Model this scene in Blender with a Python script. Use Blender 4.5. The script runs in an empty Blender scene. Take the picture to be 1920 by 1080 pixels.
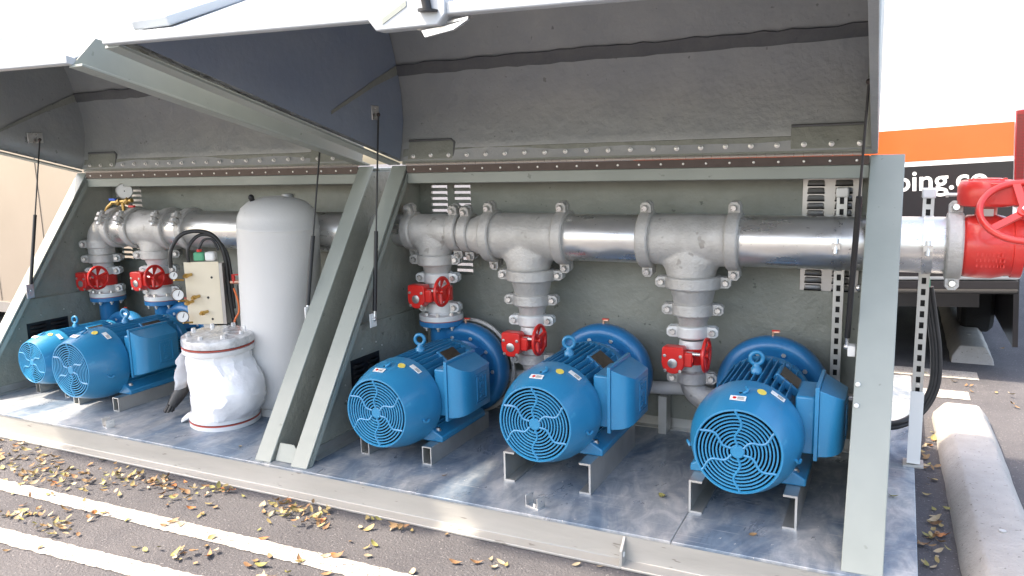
import bpy, math, random
from mathutils import Vector, Matrix, Euler, noise
random.seed(7)
R = math.radians
PI = math.pi
scene = bpy.context.scene
COL = scene.collection

# ------------------------------------------------------------------ camera, sky, sun, exposure
def make_camera():
    pos = Vector((2.3513, -2.5999, 1.3658)); yaw, pitch, roll, f = -.4584, -.1636, -.0264, 1481.3
    fw = Vector((math.sin(yaw)*math.cos(pitch), math.cos(yaw)*math.cos(pitch), math.sin(pitch)))
    rt = fw.cross(Vector((0, 0, 1))).normalized(); up = rt.cross(fw)
    r2 = math.cos(roll)*rt + math.sin(roll)*up; u2 = -math.sin(roll)*rt + math.cos(roll)*up
    cam = bpy.data.cameras.new('camera'); o = bpy.data.objects.new('camera', cam); COL.objects.link(o)
    m = Matrix((r2, u2, -fw)).transposed().to_4x4(); m.translation = pos
    o.matrix_world = m
    cam.sensor_width = 36; cam.lens = 36*f/1920; cam.clip_start = .05; cam.clip_end = 2000
    scene.camera = o
make_camera()

SUN_EL, SUN_AZ = R(58), R(238)          # azimuth: compass-like, 180 = from -Y, 270 = from -X
world = bpy.data.worlds.new('World'); scene.world = world; world.use_nodes = True
wn = world.node_tree.nodes; wl = world.node_tree.links
bg = wn['Background']; sky = wn.new('ShaderNodeTexSky'); sky.sky_type = 'NISHITA'; sky.sun_disc = False
sky.sun_elevation = SUN_EL; sky.sun_rotation = SUN_AZ; sky.air_density = 1.0; sky.dust_density = 3.0; sky.ozone_density = 1.0
wl.new(sky.outputs['Color'], bg.inputs['Color']); bg.inputs['Strength'].default_value = .15
sun = bpy.data.lights.new('sun', 'SUN'); sun.energy = 1.8; sun.angle = R(2.0); sun.color = (1, .95, .87)
so = bpy.data.objects.new('sun', sun); COL.objects.link(so)
sdir = Vector((math.sin(SUN_AZ)*math.cos(SUN_EL), math.cos(SUN_AZ)*math.cos(SUN_EL), math.sin(SUN_EL)))
so.rotation_euler = sdir.to_track_quat('Z', 'Y').to_euler()
so.location = (-3, -3, 6)
vs = scene.view_settings; vs.view_transform = 'Standard'; vs.look = 'None'; vs.exposure = 2.35
vs.use_white_balance = True; vs.white_balance_temperature = 7600; vs.white_balance_tint = 12; vs.gamma = 1
scene.cycles.max_bounces = 8

# ------------------------------------------------------------------ materials
MATS = {}
def mat(name, col, rough=.5, metal=0, col2=None, nscale=8, namt=.5, bump=0, bscale=60, rough2=None, coat=0, detail=4, stretch=None, speck=None, spec=.5, trans=0, alpha=1, sheen=0):
    m = bpy.data.materials.new(name); m.use_nodes = True
    nt = m.node_tree; N = nt.nodes; L = nt.links; b = N['Principled BSDF']
    b.inputs['Base Color'].default_value = (*col, 1); b.inputs['Roughness'].default_value = rough; b.inputs['Metallic'].default_value = metal
    b.inputs['Specular IOR Level'].default_value = spec
    if coat: b.inputs['Coat Weight'].default_value = coat; b.inputs['Coat Roughness'].default_value = .15
    if trans: b.inputs['Transmission Weight'].default_value = trans
    if alpha < 1: b.inputs['Alpha'].default_value = alpha
    tc = N.new('ShaderNodeTexCoord'); mp = N.new('ShaderNodeMapping'); L.new(tc.outputs['Object'], mp.inputs['Vector'])
    if stretch: mp.inputs['Scale'].default_value = stretch
    def noise_node(s, d=detail):
        n = N.new('ShaderNodeTexNoise'); n.inputs['Scale'].default_value = s; n.inputs['Detail'].default_value = d; n.inputs['Roughness'].default_value = .6
        L.new(mp.outputs['Vector'], n.inputs['Vector']); return n
    if col2 is not None:
        n = noise_node(nscale); r = N.new('ShaderNodeValToRGB')
        r.color_ramp.elements[0].position = .5-namt/2; r.color_ramp.elements[1].position = .5+namt/2
        r.color_ramp.elements[0].color = (*col, 1); r.color_ramp.elements[1].color = (*col2, 1)
        L.new(n.outputs['Fac'], r.inputs['Fac']); out = r.outputs['Color']
        if speck:
            n3 = noise_node(speck[0], 2); r3 = N.new('ShaderNodeValToRGB')
            r3.color_ramp.elements[0].position = speck[1]; r3.color_ramp.elements[1].position = speck[1]+.04
            mx = N.new('ShaderNodeMixRGB'); L.new(n3.outputs['Fac'], r3.inputs['Fac']); L.new(r3.outputs['Color'], mx.inputs['Fac'])
            L.new(out, mx.inputs['Color1']); mx.inputs['Color2'].default_value = (*speck[2], 1); out = mx.outputs['Color']
        L.new(out, b.inputs['Base Color'])
    if rough2 is not None:
        n = noise_node(nscale*1.7); mr = N.new('ShaderNodeMapRange'); mr.inputs['From Min'].default_value = .3; mr.inputs['From Max'].default_value = .7
        mr.inputs['To Min'].default_value = rough; mr.inputs['To Max'].default_value = rough2
        L.new(n.outputs['Fac'], mr.inputs['Value']); L.new(mr.outputs['Result'], b.inputs['Roughness'])
    if bump:
        n = noise_node(bscale); bp = N.new('ShaderNodeBump'); bp.inputs['Strength'].default_value = bump; bp.inputs['Distance'].default_value = .01
        L.new(n.outputs['Fac'], bp.inputs['Height']); L.new(bp.outputs['Normal'], b.inputs['Normal'])
    MATS[name] = m
    return m

mat('asphalt', (.064, .063, .071), .9, col2=(.108, .105, .112), nscale=2.2, namt=.5, bump=.9, bscale=100, speck=(110, .645, (.21, .205, .21)))
mat('line_paint', (.46, .44, .41), .85, col2=(.36, .34, .315), nscale=11, namt=.35, bump=.8, bscale=110, speck=(75, .60, (.13, .125, .125)))
mat('fibreglass', (.205, .220, .190), .36, col2=(.295, .305, .268), nscale=4, namt=.5, bump=1.0, bscale=15, rough2=.58, detail=6, speck=(26, .70, (.125, .135, .115)))
mat('fibreglass_lid', (.250, .275, .288), .30, col2=(.345, .360, .352), nscale=3, namt=.5, bump=.85, bscale=14, rough2=.5, detail=6, speck=(24, .71, (.17, .18, .175)), spec=.7)
mat('gelcoat', (.235, .265, .240), .33, col2=(.32, .345, .315), nscale=2.2, namt=.5, bump=.08, bscale=14, rough2=.52, speck=(24, .70, (.20, .22, .195)))
mat('gelcoat_pale', (.37, .405, .43), .3, col2=(.43, .46, .48), nscale=2, namt=.6, bump=.03, bscale=12)
mat('lid_dark', (.095, .10, .108), .55, col2=(.13, .135, .135), nscale=12, bump=.3, bscale=50)
def deck_material():
    m = mat('deck', (.2, .2, .2), .3, .35, bump=.10, bscale=11, detail=8); nt = m.node_tree; N = nt.nodes; L = nt.links; b = N['Principled BSDF']
    tc = N.new('ShaderNodeTexCoord'); mp = N.new('ShaderNodeMapping'); mp.inputs['Scale'].default_value = (1, .55, 1); mp.inputs['Rotation'].default_value = (0, 0, .5); L.new(tc.outputs['Object'], mp.inputs['Vector'])
    def nz(s, d, dist=0):
        n = N.new('ShaderNodeTexNoise'); n.inputs['Scale'].default_value = s; n.inputs['Detail'].default_value = d; n.inputs['Distortion'].default_value = dist; n.inputs['Roughness'].default_value = .65; L.new(mp.outputs['Vector'], n.inputs['Vector']); return n
    def ramp(n, p0, c0, p1, c1):
        r = N.new('ShaderNodeValToRGB'); r.color_ramp.elements[0].position = p0; r.color_ramp.elements[1].position = p1; r.color_ramp.elements[0].color = (*c0, 1); r.color_ramp.elements[1].color = (*c1, 1); L.new(n.outputs['Fac'], r.inputs['Fac']); return r
    base = ramp(nz(2.6, 9, .8), .38, (.205, .275, .355), .62, (.60, .595, .58))  # blue patches put the sky's reflection into the deck colour
    mid = ramp(nz(11, 7, 1.2), .42, (.55, .60, .66), .62, (1, 1, 1)); fine = ramp(nz(42, 3), .68, (0, 0, 0), .73, (1, 1, 1))
    m1 = N.new('ShaderNodeMixRGB'); m1.blend_type = 'MULTIPLY'; m1.inputs['Fac'].default_value = .8; L.new(base.outputs['Color'], m1.inputs['Color1']); L.new(mid.outputs['Color'], m1.inputs['Color2'])
    m2 = N.new('ShaderNodeMixRGB'); L.new(fine.outputs['Color'], m2.inputs['Fac']); L.new(m1.outputs['Color'], m2.inputs['Color1']); m2.inputs['Color2'].default_value = (.70, .69, .66, 1)
    ms = N.new('ShaderNodeMapping'); ms.inputs['Scale'].default_value = (1.5, 55, 1); ms.inputs['Rotation'].default_value = (0, 0, 1.1); L.new(tc.outputs['Object'], ms.inputs['Vector'])
    sn = N.new('ShaderNodeTexNoise'); sn.inputs['Scale'].default_value = 2.2; sn.inputs['Detail'].default_value = 6; L.new(ms.outputs['Vector'], sn.inputs['Vector']); sr = ramp(sn, .60, (0, 0, 0), .74, (.55, .55, .55))
    m3 = N.new('ShaderNodeMixRGB'); L.new(sr.outputs['Color'], m3.inputs['Fac']); L.new(m2.outputs['Color'], m3.inputs['Color1']); m3.inputs['Color2'].default_value = (.66, .66, .65, 1); L.new(m3.outputs['Color'], b.inputs['Base Color'])
    rr = N.new('ShaderNodeMapRange'); L.new(nz(6, 6, .6).outputs['Fac'], rr.inputs['Value']); rr.inputs['From Min'].default_value = .35; rr.inputs['From Max'].default_value = .65; rr.inputs['To Min'].default_value = .26; rr.inputs['To Max'].default_value = .58; L.new(rr.outputs['Result'], b.inputs['Roughness'])
deck_material()
mat('beam', (.33, .33, .31), .45, .40, col2=(.46, .45, .425), nscale=3, namt=.5, bump=.10, bscale=40, rough2=.6, stretch=(.35, 1, 2), speck=(30, .68, (.24, .23, .21)))
mat('galv_pipe', (.62, .61, .59), .22, .85, col2=(.82, .81, .79), nscale=7, namt=.5, rough2=.42, bump=.05, bscale=30, stretch=(.4, 1, 1), speck=(90, .70, (.36, .35, .34)))
mat('cast', (.43, .415, .39), .42, .35, col2=(.60, .585, .56), nscale=9, namt=.45, bump=.42, bscale=95, rough2=.6, speck=(15, .66, (.36, .34, .315)))
mat('cast_pale', (.64, .65, .64), .42, .25, col2=(.74, .75, .74), nscale=14, bump=.2, bscale=130)
mat('zinc', (.62, .61, .59), .25, .9, col2=(.78, .77, .75), nscale=30, rough2=.4)
mat('galv_strut', (.50, .50, .48), .35, .8, col2=(.62, .62, .60), nscale=10, rough2=.5)
mat('stainless', (.42, .41, .40), .35, .8, col2=(.50, .49, .48), nscale=6)
mat('blue', (.006, .175, .350), .28, col2=(.011, .230, .435), nscale=3, namt=.6, bump=.10, bscale=110, coat=.35, rough2=.44, speck=(15, .67, (.022, .245, .43)))
mat('blue_deep', (.006, .140, .335), .30, col2=(.010, .185, .410), nscale=4, bump=.14, bscale=90, coat=.35, rough2=.46, speck=(14, .65, (.025, .20, .39)))
mat('red', (.66, .020, .016), .33, col2=(.76, .03, .022), nscale=9, bump=.08, bscale=110, coat=.3)
mat('red_bright', (.62, .03, .025), .35, col2=(.70, .045, .035), nscale=6, bump=.08, bscale=90, coat=.3)
mat('tank', (.60, .60, .59), .42, col2=(.67, .67, .66), nscale=1.5, bump=.10, bscale=60, rough2=.5, speck=(20, .74, (.52, .51, .49)))
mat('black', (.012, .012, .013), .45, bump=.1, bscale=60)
mat('black_void', (.004, .004, .005), .9)
mat('lid_blue_veil', (.20, .250, .330), .28, col2=(.255, .300, .365), nscale=3, namt=.5, bump=.5, bscale=12, rough2=.45, spec=.7)
mat('hose', (.02, .02, .021), .4, col2=(.035, .035, .036), nscale=20)
mat('hinge_dark', (.055, .040, .036), .4, .5, col2=(.075, .055, .05), nscale=20)
mat('knuckle', (.55, .50, .45), .35, .7)
mat('brass', (.52, .33, .11), .32, .9, col2=(.62, .42, .16), nscale=20)
mat('copper', (.66, .38, .26), .35, .8, col2=(.72, .46, .34), nscale=20)
mat('cream_plate', (.70, .62, .47), .5, col2=(.76, .68, .53), nscale=6)
mat('white', (.78, .78, .76), .45, col2=(.82, .82, .80), nscale=4)
mat('dial', (.82, .82, .80), .3)
mat('wrap', (.78, .80, .83), .2, col2=(.86, .87, .90), nscale=5, bump=.7, bscale=11, coat=.6)
mat('wrap_clear', (.36, .365, .37), .14, col2=(.72, .72, .72), nscale=13, namt=.3, bump=.7, bscale=20, coat=.8)
mat('fit_grey', (.62, .63, .64), .4, col2=(.70, .71, .72), nscale=8, bump=.1, bscale=60)
mat('rust_red', (.42, .07, .05), .6)
mat('yellow_label', (.80, .62, .12), .5)
mat('plate_brown', (.10, .075, .055), .3, .6, col2=(.16, .12, .09), nscale=60)
mat('green', (.08, .36, .20), .5)
mat('blue_tag', (.03, .12, .6), .5)
mat('orange_wire', (.80, .18, .05), .5)
mat('cardboard', (.55, .34, .18), .8)
mat('concrete', (.33, .315, .295), .85, col2=(.42, .40, .38), nscale=9, bump=.6, bscale=70, speck=(60, .66, (.20, .19, .18)))
mat('truck_white', (.80, .80, .80), .25, coat=.5)
mat('truck_orange', (.66, .10, .018), .3, col2=(.70, .12, .025), nscale=3, coat=.4)
mat('truck_black', (.012, .011, .013), .3, coat=.3)
mat('tyre', (.015, .015, .015), .85, bump=.3, bscale=60)
mat('tail_red', (.20, .004, .007), .2, coat=.6)
mat('trailer_beige', (.30, .26, .21), .32, .3, col2=(.36, .31, .26), nscale=.8, bump=.02, bscale=8)
mat('leaf_a', (.27, .175, .085), .65, col2=(.19, .115, .055), nscale=40)
mat('leaf_b', (.33, .265, .125), .65, col2=(.27, .205, .085), nscale=40)
mat('leaf_c', (.21, .20, .065), .6, col2=(.29, .26, .09), nscale=40)
mat('leaf_d', (.19, .105, .055), .7, col2=(.27, .15, .07), nscale=40)
mat('leaf_e', (.40, .335, .23), .7, col2=(.33, .26, .165), nscale=40)
mat('leaf_red', (.42, .13, .05), .6, col2=(.46, .2, .06), nscale=40)

# ------------------------------------------------------------------ mesh helpers
def frame(d, up=None):
    d = Vector(d).normalized(); u = Vector(up) if up else (Vector((0, 0, 1)) if abs(d.z) < .9 else Vector((0, 1, 0)))
    x = u.cross(d).normalized(); y = d.cross(x)
    return x, y, d
class MB:
    def __init__(s): s.v = []; s.f = []
    def add(s, vs, fs):
        o = len(s.v); s.v += [tuple(v) for v in vs]; s.f += [tuple(i+o for i in f) for f in fs]; return s
    def box(s, a, b, m=None):
        x0, y0, z0 = a; x1, y1, z1 = b
        vs = [Vector(p) for p in ((x0,y0,z0),(x1,y0,z0),(x1,y1,z0),(x0,y1,z0),(x0,y0,z1),(x1,y0,z1),(x1,y1,z1),(x0,y1,z1))]
        if m: vs = [m @ v for v in vs]
        return s.add(vs, [(0,3,2,1),(4,5,6,7),(0,1,5,4),(1,2,6,5),(2,3,7,6),(3,0,4,7)])
    def cyl(s, p0, p1, r0, r1=None, n=20, caps=True, inner=None):
        return s.lathe([(r0, 0), (r1 if r1 is not None else r0, (Vector(p1)-Vector(p0)).length)], p0, Vector(p1)-Vector(p0), n, caps)
    def lathe(s, prof, o, d, n=32, caps=True, closed=False):
        x, y, d = frame(d); o = Vector(o); vs = []; fs = []
        for r, h in prof:
            for i in range(n):
                a = 2*PI*i/n; vs.append(o + d*h + (x*math.cos(a)+y*math.sin(a))*r)
        k = len(prof)
        rng = range(k) if closed else range(k-1)
        for j in rng:
            j2 = (j+1) % k
            for i in range(n):
                i2 = (i+1) % n; fs.append((j*n+i, j*n+i2, j2*n+i2, j2*n+i))
        if caps and not closed:
            fs.append(tuple(range(n))[::-1]); fs.append(tuple((k-1)*n+i for i in range(n)))
        return s.add(vs, fs)
    def tube(s, pts, r, n=10, closed=False, rs=None):
        pts = [Vector(p) for p in pts]; k = len(pts); vs = []; fs = []; prev = None
        for j in range(k):
            if closed: t = pts[(j+1) % k]-pts[j-1]
            else: t = pts[min(j+1, k-1)]-pts[max(j-1, 0)]
            t.normalize()
            if prev is None: x, y, _ = frame(t)
            else:
                x = prev - t*prev.dot(t)
                x.normalize(); y = t.cross(x)
            prev = x; rr = rs[j] if rs else r
            for i in range(n):
                a = 2*PI*i/n; vs.append(pts[j]+(x*math.cos(a)+y*math.sin(a))*rr)
        for j in range(k if closed else k-1):
            j2 = (j+1) % k
            for i in range(n):
                i2 = (i+1) % n; fs.append((j*n+i, j*n+i2, j2*n+i2, j2*n+i))
        if not closed: fs.append(tuple(range(n))[::-1]); fs.append(tuple((k-1)*n+i for i in range(n)))
        return s.add(vs, fs)
    def torus(s, c, d, RR, r, n=40, m=10):
        x, y, d = frame(d); c = Vector(c)
        return s.tube([c+(x*math.cos(2*PI*i/n)+y*math.sin(2*PI*i/n))*RR for i in range(n)], r, m, True)
    def prism(s, poly, d, m=None, o=(0, 0, 0)):
        # poly: 3D points (planar), extruded by vector d
        n = len(poly); d = Vector(d); o = Vector(o)
        vs = [Vector(p)+o for p in poly]+[Vector(p)+o+d for p in poly]
        if m: vs = [m @ v for v in vs]
        fs = [tuple(range(n))[::-1], tuple(range(n, 2*n))]+[(i, (i+1) % n, n+(i+1) % n, n+i) for i in range(n)]
        return s.add(vs, fs)
    def sphere(s, c, r, n=14, sq=(1, 1, 1)):
        m = n//2; vs = []; fs = []; c = Vector(c)
        for j in range(m+1):
            t = PI*j/m
            for i in range(n):
                a = 2*PI*i/n; vs.append(c+Vector((r*sq[0]*math.sin(t)*math.cos(a), r*sq[1]*math.sin(t)*math.sin(a), r*sq[2]*math.cos(t))))
        for j in range(m):
            for i in range(n): fs.append((j*n+i, (j+1)*n+i, (j+1)*n+(i+1) % n, j*n+(i+1) % n))
        return s.add(vs, fs)
    def mesh(s, name, smooth=38):
        me = bpy.data.meshes.new(name); me.from_pydata(s.v, [], s.f); me.validate(); 
        import bmesh
        bm = bmesh.new(); bm.from_mesh(me); bmesh.ops.remove_doubles(bm, verts=bm.verts, dist=1e-5); bmesh.ops.recalc_face_normals(bm, faces=bm.faces); bm.to_mesh(me); bm.free()
        if smooth:
            me.shade_smooth(); me.set_sharp_from_angle(angle=R(smooth))
        return me
def mk(name, me, material=None, parent=None, loc=None, rot=None, bevel=0, seg=2, world=False):
    o = bpy.data.objects.new(name, me); COL.objects.link(o)
    if material is not None and not me.materials: me.materials.append(MATS[material] if isinstance(material, str) else material)
    if parent is not None:
        o.parent = parent
        if world: o.matrix_parent_inverse = wmat(parent).inverted()
    if loc is not None: o.location = loc
    if rot is not None: o.rotation_euler = rot
    if bevel:
        b = o.modifiers.new('bevel', 'BEVEL'); b.width = bevel; b.segments = seg; b.limit_method = 'ANGLE'; b.angle_limit = R(40); b.harden_normals = False
    return o
def wmat(o):
    m = o.matrix_basis.copy()
    if o.parent: m = wmat(o.parent) @ o.matrix_parent_inverse @ m
    return m
def wloc(o): return wmat(o).translation.copy()
def thing(name, label, cat, loc=(0, 0, 0), rotz=0, group=None):
    o = bpy.data.objects.new(name, None); COL.objects.link(o); o.location = loc; o.rotation_euler = (0, 0, rotz); o.empty_display_size = .05
    return tag(o, label, cat, group)
def tag(o, label=None, cat=None, group=None, kind=None):
    if label: o['label'] = label
    if cat: o['category'] = cat
    if group: o['group'] = group
    if kind: o['kind'] = kind
    return o
def part(name, mb, material, parent, bevel=0, smooth=38, world=True, **k):
    """mesh given in world coordinates, hung under parent (unrotated chain)"""
    return mk(name, mb.mesh(name, smooth), material, parent, bevel=bevel, world=world, **k)
def text_mesh(s, size, extrude=.0015, bold=0):
    cu = bpy.data.curves.new('lettering', 'FONT'); cu.body = s; cu.size = size; cu.extrude = extrude; cu.offset = bold; cu.align_x = 'LEFT'; cu.resolution_u = 4
    o = bpy.data.objects.new('lettering_tmp', cu); COL.objects.link(o)
    dg = bpy.context.evaluated_depsgraph_get(); me = bpy.data.meshes.new_from_object(o.evaluated_get(dg))
    bpy.data.objects.remove(o); me.name = 'lettering'; me.materials.clear(); return me

ZG = -.125
# ------------------------------------------------------------------ ground
def ground():
    mb = MB(); s = 300
    xs = [-s, -40, -8, -4, 0, 4, 8, 40, s]; ys = [-s, -40, -8, -4, 0, 4, 8, 40, s]
    for i in range(8):
        for j in range(8): mb.add([(xs[i], ys[j], ZG), (xs[i+1], ys[j], ZG), (xs[i+1], ys[j+1], ZG), (xs[i], ys[j+1], ZG)], [(0, 1, 2, 3)])
    tag(mk('asphalt_ground', mb.mesh('asphalt_ground', 0), 'asphalt'), kind='structure')
    def stripe(x0, x1, y0, y1, seed, k0=0, k1=0):
        rnd = random.Random(seed); mb = MB(); n = max(8, int((x1-x0)/.02)); top = []; bot = []
        for i in range(n+1):
            x = x0+(x1-x0)*i/n; top.append((x, y1+k1*x+rnd.uniform(-.004, .004), ZG+.004)); bot.append((x, y0+k0*x+rnd.uniform(-.004, .004), ZG+.004))
        mb.add(top+bot, [(i, n+1+i, n+2+i, i+1) for i in range(n)])
        tag(mk('parking_line', mb.mesh('parking_line', 0), 'line_paint'), kind='structure')
    stripe(-6, 4, -.489, -.395, 1, .012, .017); stripe(-6, 4, -.797, -.704, 2, .050, .047)
    stripe(2.2, 2.86, 3.10, 3.30, 3); stripe(2.5, 2.78, 2.62, 2.80, 4)
ground()

# ------------------------------------------------------------------ skid base
XL, XR, YB = -3.4, 2.46, 2.6
skid = thing('equipment_skid', 'low aluminium skid with flat scuffed deck carrying both pump enclosures', 'skid', (0, 1.2, ZG))
part('deck_plate', MB().box((XL, 0, -.012), (1.672, YB, 0)), 'deck', skid, .002)
part('deck_plate', MB().box((1.675, 0, -.012), (XR, YB, 0)), 'deck', skid, .002)
def channel(x0, x1):
    mb = MB(); prof = [(.004, -.013), (.004, ZG+.016), (-.046, ZG+.012), (-.046, ZG+.001), (.06, ZG+.001), (.06, -.013)]
    return mb.prism([(x0, y, z) for y, z in prof], (x1-x0, 0, 0))
part('front_beam', channel(XL, 1.50), 'beam', skid, .003)
part('front_beam', channel(1.5005, XR), 'beam', skid, .003)
mb = MB(); mb.prism([(1.495, .003, -.014), (1.495, -.012, -.03), (1.495, -.040, -.055), (1.495, -.045, ZG+.004), (1.495, .003, ZG+.004)], (.010, 0, 0)); part('gusset', mb, 'beam', skid, .001)
part('gusset_hole', MB().cyl((1.5045, -.02, -.075), (1.5062, -.02, -.075), .010, n=16), 'white', skid)
part('side_beam', MB().prism([(XR-.004, .0, -.013), (XR-.004, .0, ZG+.002), (XR-.06, .0, ZG+.002), (XR-.06, .0, -.013)], (0, YB, 0), o=(0, .061, 0)), 'beam', skid, .002)
part('side_beam', MB().box((XL, .061, ZG+.002), (XL+.06, YB, -.013)), 'beam', skid, .002)
part('rear_beam', MB().box((XL+.061, YB-.06, ZG+.002), (XR-.061, YB, -.013)), 'beam', skid, .002)
def tie_down(x, y, label):
    t = thing('tie_down_bracket', label, 'bracket', (x, y, 0), R(-20))
    mb = MB(); mb.box((-.035, -.022, 0), (.035, .022, .004)); mb.box((-.035, -.022, .004), (-.031, .022, .045)); mb.box((.027, -.022, .004), (.031, .022, .045)); 
    mk('bracket_body', mb.mesh('bracket_body'), 'zinc', t, bevel=.001)
    mk('bolt', MB().cyl((0, 0, .004), (0, 0, .014), .009, n=6).mesh('bolt'), 'zinc', t)
tie_down(-1.40, .08, 'small bent metal clip on deck in front of tank-side motor')
tie_down(1.11, .075, 'small bent metal clip on deck below middle motor of right bay')

# ------------------------------------------------------------------ enclosures
YT, H, YW = .95, 1.34, 1.18
FW = .09
def strip_wall(mb, x0, x1, z0, z1, y0, y1, holes):
    """wall slab between x0..x1 with rectangular holes (xa,xb,za,zb) sorted by x"""
    cx = x0
    for xa, xb, za, zb in holes:
        mb.box((cx, y0, z0), (xa, y1, z1)); mb.box((xa, y0, z0), (xb, y1, za)); mb.box((xa, y0, zb), (xb, y1, z1)); cx = xb
    mb.box((cx, y0, z0), (x1, y1, z1))
BOLT = MB().lathe([(.0, 0), (.0115, 0), (.0115, .002), (.0075, .003), (.0075, .012), (.004, .014), (0, .014)], (0, 0, 0), (0, -1, 0), 10, False).mesh('bolt')
BOLT.materials.append(MATS['zinc'])
RIV = MB().lathe([(0, 0), (.006, 0), (.0045, .003), (0, .0042)], (0, 0, 0), (0, -1, 0), 8, False)
HEXB = MB().lathe([(0, 0), (.011, 0), (.011, .008), (.009, .010), (0, .010)], (0, 0, 0), (0, -1, 0), 6, False).mesh('hex_bolt', 20)
HEXB.materials.append(MATS['zinc'])

def slant(z): return .02 + (YT-.02)*z/H       # y of the sloping front edge
def enclosure(x0, x1, label, hole, fl, lid_x):
    FR = fl or FW
    """x0,x1: inner flange edges of the opening"""
    w0, w1 = x0-FW, x1+FR
    e = thing('pump_enclosure', label, 'enclosure', ((x0+x1)/2, .6, 0))
    # side walls
    for k, xw in ((0, w0), (1, w1-.015)):
        poly = [(xw, slant(0)+.004, .001), (xw, slant(H-.03)+.004, H-.03), (xw, YW+.018, H-.03), (xw, YW+.018, .001)]
        part('side_wall', MB().prism(poly, (.015, 0, 0)), 'fibreglass', e, .003)
    # back wall with louvre hole
    mb = MB(); strip_wall(mb, w0+.0155, w1-.0155, .001, H-.03, YW, YW+.015, [hole]); part('back_wall', mb, 'fibreglass', e)
    part('roof_panel', MB().box((w0+.001, YT+.062, H-.0295), (w1-.001, YW+.03, H-.012)), 'gelcoat', e, .004)
    # front flanges (sloping posts)
    L = math.hypot(YT-.02, H); dy, dz = (YT-.02)/L, H/L
    for k, (xa, xb) in enumerate(((w0-.004, x0), (x1, w1+.004))):
        n = Vector((0, -dz, dy))*.008
        a = Vector((xa, .02, .001)); 
        poly = [Vector((xa, .02-.001, .001)), Vector((xb, .02-.001, .001)), Vector((xb, YT-.001, H)), Vector((xa, YT-.001, H))]
        p = part('post', MB().prism(poly, Vector((0, -dz, dy))*-.010), 'gelcoat', e, .003)
        # return lip along the inner edge
        xe = xb-.006 if k == 0 else xa
        polyr = [(xe, .034, .001), (xe, YT+.012, H-.03), (xe, YT+.042, H-.03), (xe, .064, .001)]
        part('post_lip', MB().prism(polyr, (.006, 0, 0)), 'gelcoat', e)
    # header, hinge
    part('header', MB().box((x0+.001, YT-.004, H-.095), (x1-.001, YT+.06, H-.040)), 'gelcoat', e, .004)
    mb = MB(); mb.box((x0+.004, YT-.010, H-.0395), (x1-.004, YT-.004, H-.002))
    n = int((x1-x0)/.098)
    hl = part('hinge_leaf', mb, 'hinge_dark', e)
    part('header_core', MB().box((x0+.001, YT-.0035, H-.0395), (x1-.001, YT+.06, H-.005)), 'gelcoat', e)
    mb = MB()
    for i in range(n):
        x = x0+.05+(x1-x0-.1)*i/(n-1); o = len(mb.v); mb.add([Vector(v)+Vector((x, YT-.010, H-.022)) for v in RIV.v], RIV.f)
    tag(part('hinge_rivets', mb, 'zinc', hl), kind='stuff')
    mb = MB(); x = x0+.002
    while x < x1-.03:
        mb.cyl((x, YT-.006, H+.006), (x+.036, YT-.006, H+.006), .0075, n=8); x += .038
    tag(part('hinge_knuckles', mb, 'knuckle', e), kind='stuff')
    # louvre in the hole
    xa, xb, za, zb = hole; mb = MB(); xm = (xa+xb)/2
    mb.box((xm-.022, YW+.002, za), (xm+.022, YW+.008, zb)); 
    z = za
    while z < zb-.01:
        for p, q in ((xa, xm-.022), (xm+.022, xb)):
            mb.prism([(p, YW+.003, z), (p, YW+.004, z+.010), (p, YW-.010, z+.020), (p, YW-.011, z+.018)], (q-p, 0, 0))
        z += .033
    tag(part('louvre', mb, 'fibreglass', e), kind='stuff')
    part('floor_angle', MB().prism([(x0-.06, YW-.001, .001), (x0-.06, YW-.001, .05), (x0-.06, YW-.006, .05), (x0-.06, YW-.006, .006), (x0-.06, YW-.05, .006), (x0-.06, YW-.05, .001)], (x1-x0+.12, 0, 0)), 'galv_strut', e)
    # ---- lid, swung open
    lx0, lx1, rz0, rz1 = lid_x
    lid = mk('lid', None or bpy.data.meshes.new('lid'), None, e) if False else None
    inner = [(.955, 1.362), (.985, 1.46), (1.005, 1.58), (1.0, 1.70), (.97, 1.84), (.93, 1.97), (.885, 2.08), (.83, 2.17), (.75, 2.245), (.64, 2.285), (.5, 2.26)]
    rimy = -.684
    def pr(x):
        t = (x-lx0)/(lx1-lx0); rz = rz0+(rz1-rz0)*t; dz = rz-1.784
        k = len(inner); out = list(inner)
        y, z = inner[-1]
        for s in (.25, .5, .75, 1): out.append((y+(rimy-y)*s, z+(1.784-z)*s))
        return [(yy, zz+dz*max(0, (.955-yy)/1.64)) for yy, zz in out]
    mb = MB(); NX = 26; vs = []; rows = []
    for i in range(NX+1):
        x = lx0+(lx1-lx0)*i/NX; p = pr(x); sk_ = (i/NX)*(1 if lx1 > 0 else 0); rows.append([len(vs)+j for j in range(len(p))]); 
        for j, (y, z) in enumerate(p):
            wob = .004*noise.noise((x*2.3, y*2.0, z*2.5+lx0))
            vs.append((x+sk_*.030*((.955-y)/1.64-.55), y+wob, z+wob*.5))
    fs = []
    for i in range(NX):
        for j in range(len(rows[0])-1): fs.append((rows[i][j], rows[i+1][j], rows[i+1][j+1], rows[i][j+1]))
    mb.add(vs, fs)
    # side cheeks
    for x, i in ((lx0, 0), (lx1, NX)):
        pts = [vs[r] for r in rows[i]]; mb.add(pts, [tuple(range(len(pts)))])
    me = mb.mesh('lid', 50); me.materials.append(MATS['fibreglass_lid'])
    lid = mk('lid', me, None, e, world=True)
    sol = lid.modifiers.new('thick', 'SOLIDIFY'); sol.thickness = .012; sol.offset = 0
    # outer skin: pale gel coat set over the outside of the lid front and cheeks
    mb = MB(); 
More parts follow.
